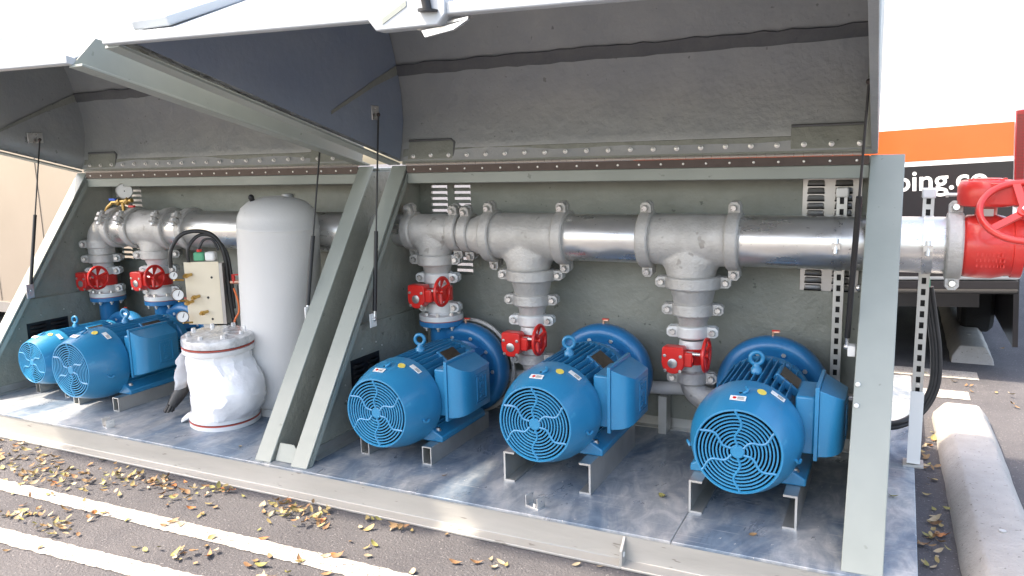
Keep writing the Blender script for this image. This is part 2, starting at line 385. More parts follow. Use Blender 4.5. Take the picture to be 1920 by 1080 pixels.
    for i in range(NX):
        xa, xb = lx0+(lx1-lx0)*i/NX, lx0+(lx1-lx0)*(i+1)/NX
        pa, pb = pr(xa), pr(xb)
        for j in range(8, len(pa)-1):
            off = Vector((0, -.005, .011))
            mb.add([Vector((xa, *pa[j]))+off, Vector((xb, *pb[j]))+off, Vector((xb, *pb[j+1]))+off, Vector((xa, *pa[j+1]))+off], [(0, 1, 2, 3)])
    sk = part('lid_skin', mb, 'gelcoat_pale', lid); s2 = sk.modifiers.new('t', 'SOLIDIFY'); s2.thickness = .006; s2.offset = 0
    # rim lip along the front edge
    ya, za_ = pr(lx0)[-1]; yb, zb_ = pr(lx1)[-1]
    mb = MB(); q = [(-.032, .026), (-.030, -.004), (-.012, -.009), (.006, -.004), (.006, .016)]
    for (p, r) in (((lx0-.05, rz0), (lx1+.01, rz1)),):
        a = [Vector((p[0], rimy+u, p[1]+v)) for u, v in q]; b = [Vector((r[0], rimy+u, r[1]+v)) for u, v in q]; n = len(q)
        mb.add(a+b, [tuple(range(n)), tuple(range(n, 2*n))[::-1]]+[(i, (i+1) % n, n+(i+1) % n, n+i) for i in range(n)])
    part('rim', mb, 'gelcoat_pale', lid, .003)
    # cheek flanges
    hp = Vector((0, .952, 1.352)); 
    for k, (xe, s, rz) in enumerate(((lx0, -1, rz0), (lx1, 1, rz1))):
        w = .062 if k == 0 or lx1 < 0 else .004
        rp = Vector((0, rimy-.01, rz-.006)); d = rp-hp
        nrm = Vector((0, d.z, -d.y)).normalized()*-1
        if nrm.z > 0: nrm = -nrm
        poly = [Vector((xe-s*.008, 0, 0))+hp, Vector((xe+s*w, 0, 0))+hp, Vector((xe+s*w, 0, 0))+rp, Vector((xe-s*.008, 0, 0))+rp]
        if k == 1 and lx1 > 0: poly = [Vector((lx1-.036, 0, 0))+hp, Vector((lx1-.012, 0, 0))+hp, Vector((lx1+.018, 0, 0))+rp, Vector((lx1-.006, 0, 0))+rp]
        part('cheek_flange', MB().prism(poly, nrm*.010), 'gelcoat' if not (k == 1 and lx1 > 0) else 'fibreglass_lid', lid, .002)
        if k == 1 and lx1 < 0:
            # outer face of the cheek, visible between the two lids
            poly = [Vector((xe+.008, 0, .0))+hp, Vector((xe+.008, 0, 0))+rp, Vector((xe+.008, 0, .10))+rp+Vector((0, .1, 0)), Vector((xe+.008, .02, .25))+hp]
            part('cheek_skin', MB().prism(poly, (.004, 0, 0)), 'gelcoat', lid)
    # dark raised band across the inside of the lid
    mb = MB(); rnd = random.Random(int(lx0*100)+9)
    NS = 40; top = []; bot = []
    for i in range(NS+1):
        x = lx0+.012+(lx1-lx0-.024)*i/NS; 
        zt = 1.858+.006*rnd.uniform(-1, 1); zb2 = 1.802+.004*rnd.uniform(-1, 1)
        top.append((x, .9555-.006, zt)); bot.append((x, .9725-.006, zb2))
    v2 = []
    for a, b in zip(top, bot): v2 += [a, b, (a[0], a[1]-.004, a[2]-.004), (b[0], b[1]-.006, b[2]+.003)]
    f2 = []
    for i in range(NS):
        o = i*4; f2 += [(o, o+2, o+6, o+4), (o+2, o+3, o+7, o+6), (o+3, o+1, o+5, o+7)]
    mb.add(v2, f2); part('lid_band', mb, 'lid_dark', lid, smooth=60)
    xs_ = lx0+.0105
    mb = MB(); mb.prism([(xs_, .955, 1.855), (xs_, .75, 1.765), (xs_, .40, 1.60), (xs_, .40, 1.585), (xs_, .75, 1.735), (xs_, .955, 1.805)], (.003, 0, 0)); part('lid_band', mb, 'fibreglass', lid)
    # bonded base flange and corner patches with dark edges
    mb = MB(); mb.prism([(lx0+.02, .9575, 1.342), (lx0+.02, .9735, 1.425), (lx0+.02, .9665, 1.425), (lx0+.02, .9500, 1.352), (lx0+.02, .9500, 1.342)], (lx1-lx0-.04, 0, 0)); part('base_flange', mb, 'fibreglass', lid, .003)
    for (pa, pb) in ((lx0+.055, lx0+.33), (lx1-.35, lx1-.03)):
        mb = MB(); mb.prism([(pa, .960, 1.368), (pa, .9825, 1.462), (pa, .9725, 1.462), (pa, .950, 1.368)], (pb-pa, 0, 0)); pch = part('corner_patch', mb, 'fibreglass', lid, .004)
        mb = MB(); mb.tube([(pa, .977, 1.467), (pb-.02, .977, 1.467), (pb, .974, 1.452), (pb, .960, 1.38)], .007, 6); part('sealant_bead', mb, 'lid_dark', pch)
    nb = int((lx1-lx0)/.106)
    for i in range(nb):
        mk('bolt', BOLT, None, lid, loc=(lx0+.09+(lx1-lx0-.17)*i/(nb-1), .953, 1.388+random.uniform(-.002, .002)))
    if lx1 > 0:
        part('cheek_return', MB().box((lx1-.060, .925, 1.37), (lx1-.022, .95, 2.12)), 'fibreglass', lid, .008)
    return e, lid
encL, lidL = enclosure(-2.55, -.309, 'left pump enclosure, grey fibreglass with lid propped open above the pale tank', (-2.58, -2.33, .72, 1.225), None, (-2.6, -.30, 1.775, 1.735))
encR, lidR = enclosure(0.0, 2.233, 'right pump enclosure, grey fibreglass, lid propped open above three blue motors', (.0, .25, .73, 1.225), .122, (-.05, 2.272, 1.784, 1.722))

def cheek_veil():
    pts = [(.948, 1.375), (.975, 1.46), (.995, 1.58), (.990, 1.70), (.96, 1.84), (.92, 1.97), (.875, 2.08), (.82, 2.165), (.74, 2.235), (.63, 2.27), (.5, 2.245), (-.655, 1.800), (-.62, 1.785)]
    part('cheek_veil', MB().prism([(-.0435, y, z) for y, z in pts], (.003, 0, 0)), 'lid_blue_veil', lidR)  # added sheet; its blue colour stands in for a bluish veil of light
cheek_veil()
for lid_, x0_, z0_, z1_ in ((lidR, -.05, 1.784, 1.784), (lidL, -2.6, 1.775, 1.775)):
    dn = Vector((0, -.36, .933)); a_ = Vector((0, -.60, z0_+.052)); b_ = Vector((0, .45, z1_+.455))
    part('raised_border', MB().prism([Vector((x0_-.03, 0, 0))+a_, Vector((x0_+.15, 0, 0))+a_, Vector((x0_+.15, 0, 0))+b_, Vector((x0_-.03, 0, 0))+b_], dn*.035), 'gelcoat_pale', lid_, .006)
    part('raised_panel', MB().prism([Vector((x0_+.32, 0, 0))+a_+Vector((0, .35, .13)), Vector((x0_+2.1, 0, -.03))+a_+Vector((0, .35, .13)), Vector((x0_+2.1, 0, -.03))+b_, Vector((x0_+.32, 0, 0))+b_], dn*.030), 'gelcoat_pale', lid_, .006)
# extras on the right lid: latch tab, handle, knob; raised panels on the outside
mb = MB(); mb.prism([(1.0, -.722, 1.752), (1.025, -.722, 1.720), (1.225, -.722, 1.718), (1.25, -.722, 1.745), (1.25, -.722, 1.80), (1.0, -.722, 1.80)], (0, .05, 0)); tb = part('latch_tab', mb, 'gelcoat_pale', lidR, .004)
part('latch_pull', MB().prism([(1.16, -.70, 1.712), (1.17, -.70, 1.694), (1.26, -.70, 1.706), (1.305, -.70, 1.728), (1.24, -.70, 1.718), (1.18, -.70, 1.714)], (0, .012, 0)), 'zinc', tb)
part('latch_pull_arm', MB().prism([(1.14, -.69, 1.716), (1.30, -.69, 1.731), (1.30, -.69, 1.737), (1.14, -.69, 1.722)], (0, .02, 0)), 'zinc', tb)
mb = MB(); mb.cyl((1.20, -.728, 1.755), (1.185, -.735, 1.845), .012, n=14); mb.cyl((1.20, -.727, 1.753), (1.2005, -.727, 1.759), .028, n=16); part('knob', mb, 'black', tb)
mb = MB(); mb.prism([(1.05, -.724, 1.735), (1.13, -.724, 1.775), (1.13, -.724, 1.79), (1.05, -.724, 1.75)], (0, .004, 0)); part('latch_label', mb, 'gelcoat', tb)

def gas_strut(e, p0, p1, split, bl='bracket'):
    p0, p1 = Vector(p0), Vector(p1); m = p0.lerp(p1, split)
    g = part('gas_strut', MB().cyl(p0+(p1-p0)*.04, m, .0105, n=12), 'black', e)
    part('rod', MB().cyl(m, p1, .0045, n=10), 'hose', g)
    mb = MB(); mb.cyl(p0, p0+(p1-p0)*.05, .006, n=10); mb.sphere(p0, .011); part('ball_end', mb, 'zinc', g)
    mb = MB(); mb.sphere(p1, .010); part('ball_end', mb, 'hinge_dark', g)
    return g
def plate(e, c, sx, sy, sz, m='zinc', name='bracket'): return part(name, MB().box(Vector(c)-Vector((sx, sy, sz)), Vector(c)+Vector((sx, sy, sz))), m, e, .001)
gas_strut(encR, (.012, .575, .585), (-.02, .745, 1.595), .43); 
part('strut_bracket', MB().box((.002, .545, .545), (.008, .60, .615)), 'white', encR, .003)
part('strut_bracket', MB().box((-.044, .715, 1.57), (-.036, .775, 1.64)), 'zinc', encR, .002)
gas_strut(encR, (2.195, .545, .632), (2.24, .30, 1.58), .60)
part('strut_bracket', MB().box((2.20, .52, .60), (2.228, .57, .64)), 'white', encR, .003)
gas_strut(encL, (-.325, .47, .62), (-.345, .68, 1.46), .45)
part('strut_bracket', MB().box((-.322, .445, .575), (-.314, .50, .65)), 'white', encL, .003)
gas_strut(encL, (-2.545, .47, .62), (-2.56, .66, 1.555), .50)
part('strut_bracket', MB().box((-2.545, .44, .57), (-2.537, .49, .66)), 'zinc', encL, .003)
part('strut_bracket', MB().box((-2.592, .60, 1.535), (-2.584, .70, 1.60)), 'zinc', encL, .002)

# left inner wall of the right bay: stiffening step, dark louvre, rivets ; same on the left bay
def inner_wall(e, xw, lou):
    part('wall_step', MB().prism([(xw, .08, .002), (xw, slant(.5)+.05, .5), (xw, slant(.555)+.05, .555), (xw, YW-.002, .545), (xw, YW-.002, .002)], (.010, 0, 0)), 'fibreglass', e, .008)
    x = xw+.0105; mb = MB()
    y0, y1, z0, z1 = lou
    mb.box((x, y0, z0), (x+.002, y1, z1))
    for c in (0, 1):
        ya = y0+.02+c*(y1-y0)/2; yb = ya+(y1-y0)/2-.035; z = z0+.015
        while z < z1-.02:
            mb.prism([(x+.002, ya, z), (x+.010, ya+.006, z+.002), (x+.010, yb-.006, z+.002), (x+.002, yb, z), (x+.002, yb, z+.014), (x+.002, ya, z+.014)], (0, 0, .004)); z += .026
    part('side_louvre', mb, 'black', e)
    mb = MB()
    for (y, z) in ((y0-.05, z0+.16), (y0-.05, z0+.08), (y0-.05, z0), (y1+.03, z1+.02), (y1+.03, z1-.1), (y0+.1, z1+.04), (y1-.02, z1+.05)):
        mb.sphere((x, y, z), .005, 8)
    tag(part('wall_rivets', mb, 'zinc', e), kind='stuff')
    part('floor_angle', MB().prism([(xw+.0105, .12, .001), (xw+.0105, .12, .045), (xw+.0145, .12, .045), (xw+.0145, .12, .005), (xw+.055, .12, .005), (xw+.055, .12, .001)], (0, YW-.20, 0)), 'galv_strut', e)
inner_wall(encR, -.0745, (.46, .70, .20, .39)); inner_wall(encL, -2.6245, (.46, .74, .22, .40))
# stainless louvred vent on the right of the back wall
vent = part('vent_plate', MB().box((1.955, YW-.006, .735), (2.20, YW-.001, 1.24)), 'stainless', encR, .001)
LS = MB().lathe([(0, -.036), (.010, -.034), (.0135, -.028), (.0135, .028), (.010, .034), (0, .036)], (.036, -.006, 0), (1, 0, 0), 8, False).mesh('louvre_slat'); LS.materials.append(MATS['stainless'])
LG = MB().box((0, -.0185, -.014), (.072, -.0065, -.008)).mesh('louvre_opening'); LG.materials.append(MATS['black_void'])
for cx in (1.975, 2.09):
    z = .75
    while z < 1.225:
        o = mk('louvre_slat', LS, None, vent, (cx, YW, z)); mk('louvre_opening', LG, None, o); z += .0335
# fasteners on the right post
for z in (.47, .535): part('post_rivet', MB().sphere((2.246, slant(z)-.010, z), .009, 10, (1, .6, 1)), 'white', encR)
for z, x in ((.80, 2.215), (1.14, 2.20)):
    part('wall_bolt', MB().sphere((x, .90, z), .016, 12), 'zinc', encR)
part('base_tab', MB().prism([(-.095, .046, .002), (-.095, .072, .055), (-.125, .085, .075), (-.208, .085, .075), (-.208, .046, .002)], (0, .006, 0)), 'gelcoat', encR, .002)

# ------------------------------------------------------------------ pump and motor units
def motor_meshes():
    M = {}
    # cover
    mb = MB(); mb.lathe([(.148, .006), (.151, 0), (.157, .001), (.161, .010), (.174, .045), (.188, .085), (.199, .13), (.204, .175), (.204, .222), (.199, .225), (.199, .21)], (0, 0, 0), (0, 1, 0), 56, False)
    M['cover'] = mb.mesh('fan_cover', 50)
    mb = MB(); mb.lathe([(0, .12), (.15, .11), (.15, .03)], (0, 0, 0), (0, 1, 0), 32, False); M['void'] = mb.mesh('fan_void')
    # fan blades behind grille
    mb = MB()
    # grille rings
    for i in range(9):
        r = .036+i*.0128
        mb.lathe([(r-.0028, .001), (r+.0028, .001), (r+.0028, .009), (r-.0028, .009)], (0, 0, 0), (0, 1, 0), 48, False, True)
    mb.lathe([(0, -.001), (.022, -.001), (.026, .003), (.026, .010)], (0, 0, 0), (0, 1, 0), 20, False)
    for k in range(6):
        pts = []
        for j in range(15):
            r = .024+(.150-.024)*j/14; a = R(30)+k*PI/3+.20*math.sin(2*PI*(r-.02)/.11)*(.06/r if r > .06 else 1)
            pts.append((r*math.cos(a), .003, r*math.sin(a)))
        mb.tube(pts, .0050, 6)
    M['grille'] = mb.mesh('grille', 40)
    # body with fins
    mb = MB(); mb.lathe([(.16, .20), (.16, .63), (.185, .63), (.192, .637), (.192, .675), (.17, .69), (.14, .70)], (0, 0, 0), (0, 1, 0), 40)
    M['body'] = mb.mesh('motor_body')
    rf = .200; FIN = []
    x = -.130
    while x <= .1301:
        zt = math.sqrt(rf*rf-x*x); FIN.append(MB().prism([(x-.0030, .228, .10), (x+.0030, .228, .10), (x+.0022, .228, zt), (x-.0022, .228, zt)], (0, .40, 0)).mesh('cooling_fin', 20)); x += .026
    z = -.115
    while z <= .09:
        xt = math.sqrt(rf*rf-z*z)
        for sgn in (1, -1): FIN.append(MB().prism([(sgn*.11, .228, z-.0030), (sgn*.11, .228, z+.0030), (sgn*xt, .228, z+.0022), (sgn*xt, .228, z-.0022)], (0, .40, 0)).mesh('cooling_fin', 20))
        z += .026
    M['fins'] = FIN
    # feet
    mb = MB()
    mb.prism([(.215, 0, -.178), (.215, 0, -.150), (.17, 0, -.125), (.13, 0, -.09), (.08, 0, -.13), (.10, 0, -.178)], (0, .42, 0), o=(0, .20, 0))
    M['foot_r'] = mb.mesh('foot')
    mb = MB()
    mb.prism([(-.215, 0, -.178), (-.215, 0, -.150), (-.17, 0, -.125), (-.13, 0, -.09), (-.08, 0, -.13), (-.10, 0, -.178)], (0, .42, 0), o=(0, .20, 0))
    M['foot_l'] = mb.mesh('foot')
    M['foot_bolt'] = MB().lathe([(0, 0), (.017, 0), (.017, .004), (.012, .004), (.012, .014), (0, .016)], (0, 0, 0), (0, 0, 1), 10, False).mesh('foot_bolt')
    # eye bolt
    mb = MB(); mb.torus((0, 0, .052), (0, 1, 0), .024, .0085, 28, 10); mb.lathe([(0, -.01), (.022, -.01), (.022, .012), (.014, .018), (.012, .03), (0, .03)], (0, 0, 0), (0, 0, 1), 16, False); M['eye'] = mb.mesh('eye_bolt', 60)
    # terminal box
    mb = MB(); mb.box((.165, .23, -.06), (.235, .45, .16)); mb.box((.16, .24, -.02), (.2, .44, .10)); M['box'] = mb.mesh('terminal_box')
    mb = MB(); poly = [(.2355, 0, -.075), (.249, 0, -.085), (.249, 0, .208), (.2355, 0, .218)]
    mb.box((.2355, .200, -.072), (.250, .470, .206)); 
    pl = [(.2505, .206, 0), (.280, .206, .2), (.303, .214, .4), (.320, .230, .62), (.330, .252, .82), (.334, .280, 1), (.334, .452, 1), (.328, .464, 1), (.2505, .464, 0)]
    sec = [(x, y, -.058+.018*k) for x, y, k in pl]; top = [(x, y, .194-.046*k) for x, y, k in pl]
    n = len(pl); mb.add(sec+top, [tuple(range(n))[::-1], tuple(range(n, 2*n))]+[(i, (i+1) % n, n+(i+1) % n, n+i) for i in range(n)])
    for (yy, zz) in ((.216, .180), (.216, -.046), (.452, .180)): mb.lathe([(0, 0), (.009, 0), (.009, .012), (.006, .015), (0, .015)], (.249, yy, zz), (1, 0, 0), 10, False)
    M['box_lid'] = mb.mesh('box_cover')
    # emblem on cover face (x = .368 plane)
    mb = MB(); x = .3335; OFFY = .026
    def bar(y0, y1, z0, z1): mb.box((x, y0+OFFY, z0-.005), (x+.005, y1+OFFY, z1-.005))
    bar(.300, .306, .002, .116); bar(.384, .390, .002, .116); bar(.306, .384, .001, .007); bar(.306, .384, .111, .117); bar(.292, .398, .122, .128); bar(.292, .398, -.010, -.004)
    tm = text_mesh('WEG', .048, .0025, .0008)
    mt = Matrix.Translation((x+.002, .363+OFFY, .009)) @ Matrix(((0, 0, 1, 0), (0, -1, 0, 0), (1, 0, 0, 0), (0, 0, 0, 1)))
    mb.add([mt @ v.co for v in tm.vertices], [tuple(p.vertices) for p in tm.polygons])
    M['emblem'] = mb.mesh('emblem', 0)
    # bracket, volute
    mb = MB(); mb.lathe([(.135, .68), (.125, .72), (.125, .78), (.18, .80)], (0, 0, 0), (0, 1, 0), 40)
    for k in range(4):
        a = R(45)+k*PI/2; m = Matrix.Rotation(a, 4, 'Y'); mb.box((-.022, .66, .13), (.022, .80, .165), m)
    M['adapter'] = mb.mesh('adapter')
    mb = MB(); mb.lathe([(.10, .795), (.165, .790), (.185, .780), (.200, .772), (.222, .775), (.238, .792), (.245, .82), (.243, .85), (.232, .875), (.21, .89), (.12, .90)], (0, 0, 0), (0, 1, 0), 64, True); M['volute'] = mb.mesh('pump_casing', 60)
    mb = MB(); mb.lathe([(.246, .872), (.262, .872), (.262, .885), (.246, .885)], (0, 0, 0), (0, 1, 0), 64, False, True); M['cflange'] = mb.mesh('casing_flange')
    M['hex'] = HEXB
    mb = MB(); mb.cyl((0, 0, 0), (0, 0, .022), .006, n=10); mb.cyl((0, 0, .018), (.028, -.006, .020), .005, n=8); M['cock'] = mb.mesh('air_cock')
    mb = MB(); mb.box((-.006, -.004, .022), (.028, .004, .028)); M['cock_handle'] = mb.mesh('lever')
    # stickers
    mb = MB(); mb.box((-.028, -.001, -.013), (.028, .001, .013)); M['tag'] = mb.mesh('label')
    mb = MB(); [mb.box((-.002, .0011, -.008+k*.006), (.022, .0013, -.0055+k*.006)) for k in range(3)]; [mb.box((-.002, -.0013, -.008+k*.006), (.022, -.0011, -.0055+k*.006)) for k in range(3)]; M['print'] = mb.mesh('label_print', 0)
    M['dot'] = MB().cyl((0, -.0008, 0), (0, .0012, 0), .017, n=20).mesh('round_sticker')
    M['spot'] = MB().cyl((-.012, -.0016, 0), (-.012, -.0009, 0), .007, n=12).mesh('label_mark')
    mb = MB(); mb.box((-.06, -.042, 0), (.06, .042, .004)); M['plate'] = mb.mesh('nameplate')
    mb = MB(); mb.box((-.056, -.07, -.03), (.056, .07, 0)); M['pad'] = mb.mesh('nameplate_pad')
    mb = MB(); mb.prism([(-.006, 0, 0), (.006, 0, 0), (.012, 0, .016), (-.012, 0, .016)], (0, .02, 0)); M['slot'] = mb.mesh('drain_slot')
    mb = MB(); mb.tube([(0, -.012, 0), (.012, -.005, .006), (.014, .006, .012), (.006, .02, .014)], .006, 8); M['lug'] = mb.mesh('cover_lug')
    return M
MM = motor_meshes()
def channel_mesh(h, side, tube=False):
    mb = MB(); t = .008; w = .05
    if tube:
        w = .048; mb.box((-w/2, 0, 0), (-w/2+.005, .56, h)); mb.box((w/2-.005, 0, 0), (w/2, .56, h)); mb.box((-w/2+.005, 0, 0), (w/2-.005, .56, .005)); mb.box((-w/2+.005, 0, h-.005), (w/2-.005, .56, h))
    else:
        s = side
        prof = [(0, 0), (w, 0), (w, t), (t, t), (t, h-t), (w, h-t), (w, h), (0, h)]
        mb.prism([(s*(x-.025), 0, z) for x, z in prof], (0, .60, 0))
    return mb.mesh('rail', 20)
def motor(x, y, zc, label, sc=1.0, tube=False, riser_x=None, top_flange=False, has_box=True):
    t = thing('pump_motor', label, 'pump motor', (x, y, 0), 0, 'blue electric pump motors')
    t.scale = (sc, sc, sc); z = zc/sc
    P = lambda n, k, m, par=t, loc=(0, 0, z), rot=None, bevel=0: mk(n, MM[k], m, par, loc, rot, bevel)
    cov = P('fan_cover', 'cover', 'blue')
    L0 = (0, 0, 0)
    P('grille', 'grille', 'blue', cov, L0); P('fan_opening', 'void', 'black_void', cov, L0)
    lb = P('label', 'tag', 'white', cov, (-.012, .058, .1815), (R(-70), 0, 0)); P('label_print', 'print', 'plate_brown', lb, L0); P('label_mark', 'spot', 'red', lb, L0)
    l2 = P('label', 'tag', 'white', cov, (.112, .165, .1715), (R(-84), R(33), R(0))); P('label_print', 'print', 'plate_brown', l2, L0)
    P('round_sticker', 'dot', 'yellow_label', cov, (.060, .13, .1915), (R(-90+13), R(17), 0))
    P('drain_slot', 'slot', 'black_void', cov, (-.004, .085, .187), (R(-72), 0, 0))
    for a in (R(100), R(-100), 0.0):
        P('cover_lug', 'lug', 'blue', cov, (.192*math.sin(a), .10, .192*math.cos(a)), (0, a, 0))
    body = P('motor_body', 'body', 'blue'); [mk('cooling_fin', f, 'blue', body) for f in MM['fins']]
    pad = P('nameplate_pad', 'pad', 'blue', body, (.118, .48, .158), (0, R(38), R(90-90)), .004); 
    P('nameplate', 'plate', 'plate_brown', pad, (0, 0, .0005), (0, 0, R(90)))
    f1 = P('foot', 'foot_l', 'blue', bevel=.006); f2 = P('foot', 'foot_r', 'blue', bevel=.006)
    P('foot_bolt', 'foot_bolt', 'zinc', f2, (.172, .235, -.135)); P('foot_bolt', 'foot_bolt', 'zinc', f1, (-.172, .235, -.135)); P('foot_bolt', 'foot_bolt', 'zinc', f2, (.172, .56, -.135))
    P('eye_bolt', 'eye', 'blue', loc=(0, .38, z+.20), rot=(0, 0, R(12)))
    if has_box:
        bx = P('terminal_box', 'box', 'blue', bevel=.008); cv = P('box_cover', 'box_lid', 'blue', bx, L0, None, .010); P('emblem', 'emblem', 'blue', cv, L0)
    P('adapter', 'adapter', 'blue_deep')
    vo = P('pump_casing', 'volute', 'blue_deep')
    for k in range(10):
        a = k*PI/5+.3; mk('hex_bolt', HEXB, None, vo, loc=(.178*math.sin(a), .787, .178*math.cos(a)))
    if top_flange: P('casing_flange', 'cflange', 'cast', vo, L0)
    ck = P('air_cock', 'cock', 'copper', vo, (.0, .83, .243)); P('lever', 'cock_handle', 'red_bright', ck, L0)
    h = (zc/sc-.1785)
    for s in (-1, 1):
        key = ('rail', round(h, 3), s, tube)
        if key not in MM: MM[key] = channel_mesh(h, -s, tube)
        r = mk('rail', MM[key], 'galv_strut', t, (s*.172, .13 if tube else .105, .0005)); 
    return t
motor(.305, .15, .262, 'leftmost blue motor in right bay, on low tube rails', tube=True, top_flange=True)
motor(1.078, .15, .310, 'middle blue motor in right bay, on tall channel rails')
motor(1.872, .15, .310, 'rightmost blue motor with large round grille beside right post')
motor(-1.77, .15, .258, 'larger blue motor in left bay with box facing the wrapped fitting', tube=True)
motor(-2.27, .25, .232, 'smaller blue motor at far left end of left bay', sc=.80, tube=True, has_box=False)

# ------------------------------------------------------------------ piping
YM, ZM, RP = .96, .977, .113
def coupling_mesh(r, w=.058):
    """grooved coupling, pipe axis = local X, ears at +-Z"""
    mb = MB(); ro = r*1.13+.006
    mb.lathe([(r-.004, -w/2), (ro-.006, -w/2), (ro, -w/2+.007), (ro, w/2-.007), (ro-.006, w/2), (r-.004, w/2)], (0, 0, 0), (1, 0, 0), 44, False, True)
    for s in (1, -1):
        for yy in (-.017, .017):
            h0, h1 = ro-.02, ro+.042
            mb.prism([(-w/2+.004, yy-.012, s*h0), (w/2-.004, yy-.012, s*h0), (w/2-.004, yy-.012, s*(h1-.014)), (w/2-.016, yy-.012, s*h1), (-w/2+.016, yy-.012, s*h1), (-w/2+.004, yy-.012, s*(h1-.014))], (0, .024, 0))
    me = mb.mesh('coupling', 40)
    b = MB(); b.lathe([(0, -.048), (.012, -.048), (.015, -.042), (.015, -.030), (.008, -.030), (.008, .034), (.015, .034), (.015, .048), (0, .048)], (0, 0, 0), (0, 1, 0), 8, False)
    return me, b.mesh('coupling_bolt', 30), ro+.016
CPL = {}
def coupling(parent, c, r, axis='x', m='cast', tilt=0):
    k = (round(r, 3), m)
    if k not in CPL:
        a, b, zz = coupling_mesh(r); a.materials.append(MATS[m]); b.materials.append(MATS['zinc']); CPL[k] = (a, b, zz)
    a, b, zz = CPL[k]
    rot = (R(tilt), 0, 0) if axis == 'x' else (0, R(90), 0)
    if axis == 'z': rot = Euler((R(0), R(90), R(tilt))).to_matrix().to_euler()
    o = mk('coupling', a, None, parent, Vector(c)-wloc(parent), rot, .002); mk('coupling_bolt', b, None, o, (0, 0, zz)); mk('coupling_bolt', b, None, o, (0, 0, -zz))
    return o
def pipe(parent, p0, p1, r, m='galv_pipe', name='pipe'):
    mb = MB(); p0 = Vector(p0); p1 = Vector(p1); L = (p1-p0).length
    mb.lathe([(r-.006, .002), (r-.001, 0), (r, .002), (r, L-.002), (r-.001, L), (r-.006, L-.002)], p0, p1-p0, 56, True); return part(name, mb, m, parent)
def tee(parent, c, r, half, rb, drop, m='cast'):
    c = Vector(c); mb = MB(); 
    mb.lathe([(r-.004, 0), (r, .001), (r, .03), (r+.004, .042), (r+.004, 2*half-.042), (r, 2*half-.03), (r, 2*half-.001), (r-.004, 2*half)], c-Vector((half, 0, 0)), (1, 0, 0), 56)
    st = [(.0, r*.35)]
    for k in range(9):
        u = k/8; st.append((.040*(1-math.sin(u*PI/2)), r*.80+(r*.2+.045)*u))
    st += [(0, drop-.034), (-.004, drop-.024), (-.004, drop)]
    n = 48; vs = []; fs = []
    for fl, h in st:
        for i in range(n):
            a = 2*PI*i/n; vs.append(c+Vector(((rb+.004+fl)*math.cos(a), (rb+.004+min(fl, 0))*math.sin(a), -h)))
    for j in range(len(st)-1):
        for i in range(n): fs.append((j*n+i, j*n+(i+1) % n, (j+1)*n+(i+1) % n, (j+1)*n+i))
    fs += [tuple(range(n))[::-1], tuple((len(st)-1)*n+i for i in range(n))]
    mb.add(vs, fs)
    o = part('tee', mb, m, parent, smooth=50)
    q = o.modifiers.new('blend', 'REMESH'); q.mode = 'VOXEL'; q.voxel_size = .0055; q.use_smooth_shade = True
    q = o.modifiers.new('soften', 'SMOOTH'); q.factor = .5; q.iterations = 10
    return o
def reducer(parent, x, y, z0, z1, r0, r1, m='cast'):
    h = z0-z1; mb = MB(); mb.lathe([(r0-.004, 0), (r0, .001), (r0, .012), (r0-.004, .018), (r1+.003, h-.018), (r1, h-.012), (r1, h-.001), (r1-.004, h)], (x, y, z0), (0, 0, -1), 44); return part('reducer', mb, m, parent)
man = thing('discharge_manifold', 'long galvanised steel pipe header with grey tees along right bay back wall', 'pipe', (1.2, YM, 0), group=None)
R6 = .085
# run
pipe(man, (-.30, YM, ZM+.018), (.01, YM, ZM+.018), R6)
coupling(man, (.012, YM, ZM+.018), R6, tilt=12)
tee(man, (.150, YM, ZM+.018), R6, .138, R6, .135)
coupling(man, (.288, YM, ZM+.018), R6, tilt=12)
pipe(man, (.29, YM, ZM+.012), (.36, YM, ZM+.010), R6)
coupling(man, (.357, YM, ZM+.012), R6, tilt=12)
mb = MB(); mb.lathe([(R6, 0), (R6, .02), (RP, .10), (RP, .14)], (.357, YM, ZM+.004), (1, 0, -.02), 48); part('reducer', mb, 'cast', man)
coupling(man, (.495, YM, ZM), RP, tilt=10)
tee(man, (.693, YM, ZM), RP, .196, RP-.006, .185)
coupling(man, (.888, YM, ZM), RP, tilt=8)
pipe(man, (.89, YM, ZM), (1.304, YM, ZM), RP)
coupling(man, (1.306, YM, ZM), RP, tilt=6)
tee(man, (1.508, YM, ZM), RP, .200, RP-.006, .185)
coupling(man, (1.702, YM, ZM), RP, tilt=4)
pipe(man, (1.704, YM, ZM), (2.541, YM, ZM), RP)
coupling(man, (2.548, YM, ZM), RP, tilt=-6)
# risers
def big_riser(x, lower):
    coupling(man, (x, YM, .786), RP-.006, 'z', tilt=8)
    reducer(man, x, YM, .780, .664, RP-.006, .082)
    coupling(man, (x, YM, .660), .080, 'z', tilt=8)
    reducer(man, x, YM, .652, .566, .080, .060)
    coupling(man, (x, YM, .555), .060, 'z', 'cast_pale', tilt=8)
    coupling(man, (x, YM, lower), .058, 'z', tilt=8)
    pipe(man, (x, YM, lower+.05), (x, YM, lower-.005), .056, 'cast')
big_riser(.705, .355); big_riser(1.518, .338)
def elbow(parent, x, z, x1, r=.056, m='cast'):
    rr = .09; pts = [(x, YM, z)]
    for k in range(9):
        a = PI/2*k/8; pts.append((x+rr-rr*math.cos(a), YM, z-.01-rr*math.sin(a)))
    pts.append((x1, YM, z-.01-rr)); mb = MB(); mb.tube(pts, r, 24); return part('elbow', mb, m, parent, smooth=60)
elbow(man, 1.518, .335, 1.70); elbow(man, .705, .350, .90)
